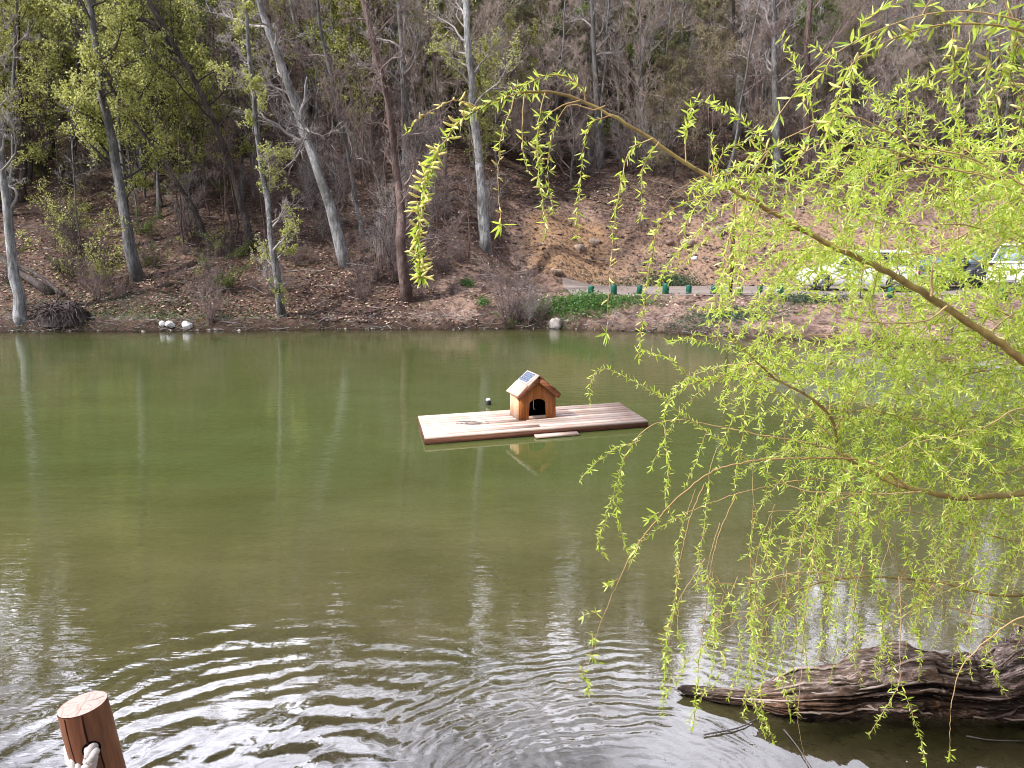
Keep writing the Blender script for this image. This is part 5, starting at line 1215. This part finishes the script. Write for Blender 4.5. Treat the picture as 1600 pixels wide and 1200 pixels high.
for (x0, y0, y1, sp_) in ((1178, 880, 1150, .3), (1170, 780, 1120, .4), (1200, 930, 1160, .35), (1210, 850, 1075, .3), (1250, 820, 1060, .4), (1310, 870, 1010, .4), (1345, 880, 1030, .5), (1060, 930, 1085, .3), (1150, 900, 1090, .2), (1120, 930, 1075, .2), (1380, 985, 1075, .1), (1500, 985, 1050, .2), (1555, 940, 1040, .4)):
    S([(x0 + rng.normal(0, 8), y0), (x0 + rng.normal(0, 5), y0 + (y1 - y0) * .35), (x0 + rng.normal(0, 8), y0 + (y1 - y0) * .7), (x0 + rng.normal(0, 10), y1)], .002, leaf=(sp_, 1), nl=4, sz=.047, Y=rng.uniform(3.3, 3.8), cat=(.6, .9), catp=.1)
for k in range(42):
    x0 = rng.uniform(1060, 1600); y0 = rng.uniform(640, 860) if k % 2 else rng.uniform(760, 930); ln_ = rng.uniform(110, 250); y1 = min(y0 + ln_, 1150 - .12 * (x0 - 1060) if x0 < 1300 else 1060)
    xs4 = x0 + np.cumsum(rng.normal(-5, 17, 4)); S([(xs4[0], y0), (xs4[1], y0 + (y1 - y0) * .35), (xs4[2], y0 + (y1 - y0) * .7), (xs4[3], y1)], .002, leaf=(rng.uniform(0, .6), 1), nl=int(rng.integers(2, 5)), sz=rng.uniform(.036, .05), Y=rng.uniform(3.4, 4.1))
for k in range(60):
    i0 = int(rng.uniform(22, 78)); t_ = T[i0]
    B.shoot(P[i0], t_ * rng.uniform(-.6, 1.0) + rng.normal(0, .6, 3) + np.array([0, -.1, rng.uniform(-.2, .8)]), rng.uniform(.2, .6), .04, g=rng.uniform(.04, .25), nl=2, leaf0=.3, step=.035)
tot += B.build(wroot)
# upper right, nearer the camera: longer leaves
B = Bough()
up1 = [(1640, 40), (1600, 34), (1560, 24), (1500, 17), (1440, 24), (1380, 44), (1310, 80), (1270, 112), (1240, 148), (1222, 172), (1200, 204)]
P1 = smoothline(np.array([J(4.6, 3.9, 4.6), J(2.6, 2.7, 4.75)] + A3(up1, 2.5, 2.3)), 70); B.w.tube(P1, np.interp(np.linspace(0, 1, 70), [0, .4, 1], [.03, .005, .0012]), 6, 1)
up2 = [(1640, 60), (1560, 40), (1480, 38), (1430, 48), (1380, 68), (1340, 92), (1324, 112), (1312, 150), (1300, 185), (1288, 222)]
P2 = smoothline(np.array(A3(up2, 2.5, 2.3)), 60); B.w.tube(P2, np.linspace(.004, .0012, 60), 5, 1)
for PP, lo_ in ((P1, 32), (P2, 6)):
    TT = unit(np.gradient(PP, axis=0))
    for q_ in range(lo_, len(PP)):
        if rng.uniform() < .75: B.leaves(PP[q_], TT[q_] + np.array([0, 0, -.2]), .048, 3, .6)
        if rng.uniform() < .22: B.catkin(PP[q_], TT[q_], .05)
for (l, kk) in (([(1370, 50), (1350, 70), (1345, 40), (1375, 18), (1400, 5)], 0), ([(1330, 95), (1330, 120), (1325, 160), (1300, 200)], 0), ([(1545, 40), (1545, 90), (1540, 130), (1545, 180)], 1), ([(1490, 45), (1488, 80), (1490, 120), (1480, 150)], 1), ([(1515, 50), (1510, 100), (1515, 125), (1500, 160)], 1), ([(1560, 60), (1565, 110), (1555, 150), (1560, 210)], 1),
               ([(1580, 20), (1590, 60), (1580, 110), (1595, 160)], 1), ([(1600, 10), (1610, 80), (1600, 150), (1590, 220)], 1), ([(1500, 20), (1530, 10), (1560, -10)], 0), ([(1440, 26), (1450, 5), (1460, -20)], 0), ([(1300, 90), (1275, 130), (1255, 160)], 0), ([(1480, 90), (1500, 105), (1470, 110), (1440, 130)], 0), ([(1600, 60), (1585, 90), (1575, 130)], 1), ([(1570, 0), (1580, 40), (1575, 80)], 0)):
    S(l, .002, leaf=(.1, 1), nl=4, sz=.056, Y=2.5, cat=(.2, .9), catp=.7 if kk else .1, spread=.7)
tot += B.build(wroot)
# middle right mass: a fan of boughs reaching in from the trunk, each with many drooping shoots
fan = [([(1640, 330), (1560, 300), (1500, 296), (1450, 300), (1400, 320), (1340, 345)], 3.9), ([(1640, 395), (1560, 365), (1500, 352), (1430, 350), (1360, 345), (1290, 330)], 3.6),
       ([(1640, 320), (1540, 275), (1470, 262), (1400, 236), (1350, 226), (1290, 226), (1255, 240), (1222, 272)], 3.2), ([(1620, 300), (1530, 250), (1430, 225), (1390, 205), (1340, 183), (1300, 185), (1250, 205), (1190, 250), (1150, 300)], 3.3),
       ([(1640, 640), (1590, 640), (1540, 665), (1500, 682), (1440, 690), (1380, 712), (1330, 730)], 3.6), ([(1640, 560), (1560, 575), (1480, 590), (1420, 600), (1350, 640), (1280, 640)], 4.2),
       ([(1640, 470), (1570, 500), (1500, 560), (1420, 560), (1330, 560), (1250, 600)], 4.3), ([(1640, 700), (1560, 700), (1460, 660), (1400, 650), (1320, 630), (1240, 655)], 3.9),
       ([(1640, 720), (1560, 740), (1480, 700), (1380, 750), (1290, 790), (1200, 800)], 4.0), ([(1640, 850), (1560, 840), (1480, 810), (1400, 800), (1300, 830), (1220, 850)], 4.2),
       ([(1640, 420), (1570, 420), (1500, 400), (1420, 400), (1350, 430), (1290, 440)], 4.4), ([(1640, 220), (1590, 235), (1540, 240), (1490, 230), (1440, 250), (1390, 280)], 3.6),
       ([(1640, 260), (1560, 330), (1480, 380), (1400, 400), (1290, 380), (1220, 400)], 4.0), ([(1640, 520), (1540, 480), (1450, 500), (1360, 520), (1250, 520), (1180, 480)], 4.5)]
for fi, (l, Y0) in enumerate(fan):
    B = Bough(); st_ = J(5.2, 4.6, 1.2 + 2.4 * (900 - l[0][1]) / 700); n = 70
    a3 = A3(l, Y0, Y0 - .25); P = smoothline(np.array([st_, (st_ + a3[0]) / 2 + np.array([0, 0, .12])] + a3), n); P[1:-1] += rng.normal(0, .003, (n - 2, 3))
    B.w.tube(P, np.interp(np.linspace(0, 1, n), [0, .4, 1], [.025, .0065, .0018]), 6, 1); T = unit(np.gradient(P, axis=0))
    ns = 30 if fi in (2, 3) else (50 if fi not in (4, 8, 9) else 24); Y0 += .35
    for k in range(ns):
        i0 = int(rng.uniform(30, 69)); t_ = T[i0]
        up_ = rng.uniform(-.5, .6) if fi not in (0, 1, 2) else rng.uniform(-.6, 1.0)
        B.shoot(P[i0], t_ * rng.uniform(-.3, 1.0) + rng.normal(0, .55, 3) + np.array([0, -.1, up_]), rng.uniform(.22, .72), .043, g=rng.uniform(.03, .18), nl=4, catp=.10 if (fi in (2, 3, 11) and rng.uniform() < .5) else 0)
    tot += B.build(wroot)
# two upright sprays
B = Bough(); 
S([(1420, 235), (1417, 200), (1416, 160), (1420, 118)], .003, leaf=(.05, 1), nl=4, sz=.05, Y=3.3)
S([(1435, 245), (1440, 215), (1440, 185), (1436, 160)], .0025, leaf=(.1, 1), nl=3, sz=.05, Y=3.3, cat=(.4, .9), catp=.2)
S([(1505, 240), (1500, 200), (1490, 160), (1480, 130)], .0025, leaf=(.1, 1), nl=3, sz=.05, Y=3.3)
S([(1350, 235), (1345, 215), (1338, 205)], .0025, leaf=(.1, 1), nl=4, sz=.045, Y=3.3)
tot += B.build(wroot)
print('WILLOW leaves', tot)

# ------------------------------------------------------------------ camera, light, sky
cam = bpy.data.cameras.new('camera'); co = bpy.data.objects.new('camera', cam); C.objects.link(co); scene.camera = co
co.location = CAM; co.rotation_euler = (PI / 2 - PITCH, 0, 0); cam.sensor_width = 36; cam.lens = 36 * F / 1600; cam.clip_end = 2000; cam.clip_start = .05
SUN_EL, SUN_AZ = rad(48), rad(-118)       # azimuth measured from +Y towards +X: behind the camera, to the left
sd = Vector((math.sin(SUN_AZ) * math.cos(SUN_EL), math.cos(SUN_AZ) * math.cos(SUN_EL), math.sin(SUN_EL)))
su = bpy.data.lights.new('sun', 'SUN'); so = bpy.data.objects.new('sun', su); C.objects.link(so)
su.energy = 4.8; su.angle = rad(1.5); su.color = (1, .94, .85); so.rotation_euler = sd.to_track_quat('Z', 'Y').to_euler()
w = bpy.data.worlds.new('World'); scene.world = w; w.use_nodes = True; nt = w.node_tree; nt.nodes.clear()
out = nt.nodes.new('ShaderNodeOutputWorld'); bg = nt.nodes.new('ShaderNodeBackground'); sky = nt.nodes.new('ShaderNodeTexSky')
sky.sky_type = 'NISHITA'; sky.sun_disc = False; sky.sun_elevation = SUN_EL; sky.sun_rotation = SUN_AZ
tc = nt.nodes.new('ShaderNodeTexCoord'); mp_ = nt.nodes.new('ShaderNodeMapping'); mp_.inputs['Scale'].default_value = (1, 1, 2.2); nt.links.new(tc.outputs['Generated'], mp_.inputs[0])
nz = nt.nodes.new('ShaderNodeTexNoise'); nz.inputs['Scale'].default_value = 3.2; nz.inputs['Detail'].default_value = 6; nz.inputs['Roughness'].default_value = .6; nt.links.new(mp_.outputs[0], nz.inputs['Vector'])
rp = nt.nodes.new('ShaderNodeValToRGB'); rp.color_ramp.elements[0].position = .30; rp.color_ramp.elements[1].position = .50; nt.links.new(nz.outputs[0], rp.inputs[0])
mx = nt.nodes.new('ShaderNodeMixRGB'); sx = nt.nodes.new('ShaderNodeSeparateXYZ'); nt.links.new(tc.outputs['Generated'], sx.inputs[0])
mr = nt.nodes.new('ShaderNodeMapRange'); mr.inputs[1].default_value = -.1; mr.inputs[2].default_value = 1.0; mr.inputs[3].default_value = 4; mr.inputs[4].default_value = 66
ma = nt.nodes.new('ShaderNodeMath'); ma.operation = 'MULTIPLY_ADD'; ma.inputs[1].default_value = -.95; nt.links.new(sx.outputs[0], ma.inputs[0]); nt.links.new(sx.outputs[1], ma.inputs[2])
mb_ = nt.nodes.new('ShaderNodeMath'); mb_.operation = 'MULTIPLY'; nt.links.new(ma.outputs[0], mb_.inputs[0]); mc_ = nt.nodes.new('ShaderNodeMapRange'); mc_.inputs[1].default_value = .3; mc_.inputs[2].default_value = .7; mc_.inputs[3].default_value = .72; mc_.inputs[4].default_value = 1.1; nt.links.new(nz.outputs[0], mc_.inputs[0]); nt.links.new(mc_.outputs[0], mb_.inputs[1]); nt.links.new(mb_.outputs[0], mr.inputs[0])
cc_ = nt.nodes.new('ShaderNodeCombineColor'); nt.links.new(mr.outputs[0], cc_.inputs[0]); nt.links.new(mr.outputs[0], cc_.inputs[1]); m9 = nt.nodes.new('ShaderNodeMath'); m9.operation = 'MULTIPLY'; m9.inputs[1].default_value = 1.16; nt.links.new(mr.outputs[0], m9.inputs[0]); nt.links.new(m9.outputs[0], cc_.inputs[2])
nt.links.new(rp.outputs[0], mx.inputs[0]); nt.links.new(sky.outputs[0], mx.inputs[1]); nt.links.new(cc_.outputs[0], mx.inputs[2])
nt.links.new(mx.outputs[0], bg.inputs[0]); bg.inputs[1].default_value = .12; nt.links.new(bg.outputs[0], out.inputs[0])
scene.view_settings.view_transform = 'Standard'; scene.view_settings.look = 'None'; scene.view_settings.exposure = 0.33; scene.view_settings.gamma = 1
scene.cycles.max_bounces = 6; scene.cycles.transparent_max_bounces = 12; scene.cycles.diffuse_bounces = 3; scene.cycles.glossy_bounces = 3
scene.cycles.use_denoising = True; scene.cycles.pixel_filter_type = 'BLACKMAN_HARRIS'; scene.cycles.filter_width = 1.0
try: scene.cycles.denoiser = 'OPENIMAGEDENOISE'
except Exception: pass
for k_, (o_, used_) in PROTO.items():
    if not used_:
        for ch in [q for q in bpy.data.objects if q.parent == o_]: bpy.data.objects.remove(ch)
        bpy.data.objects.remove(o_)
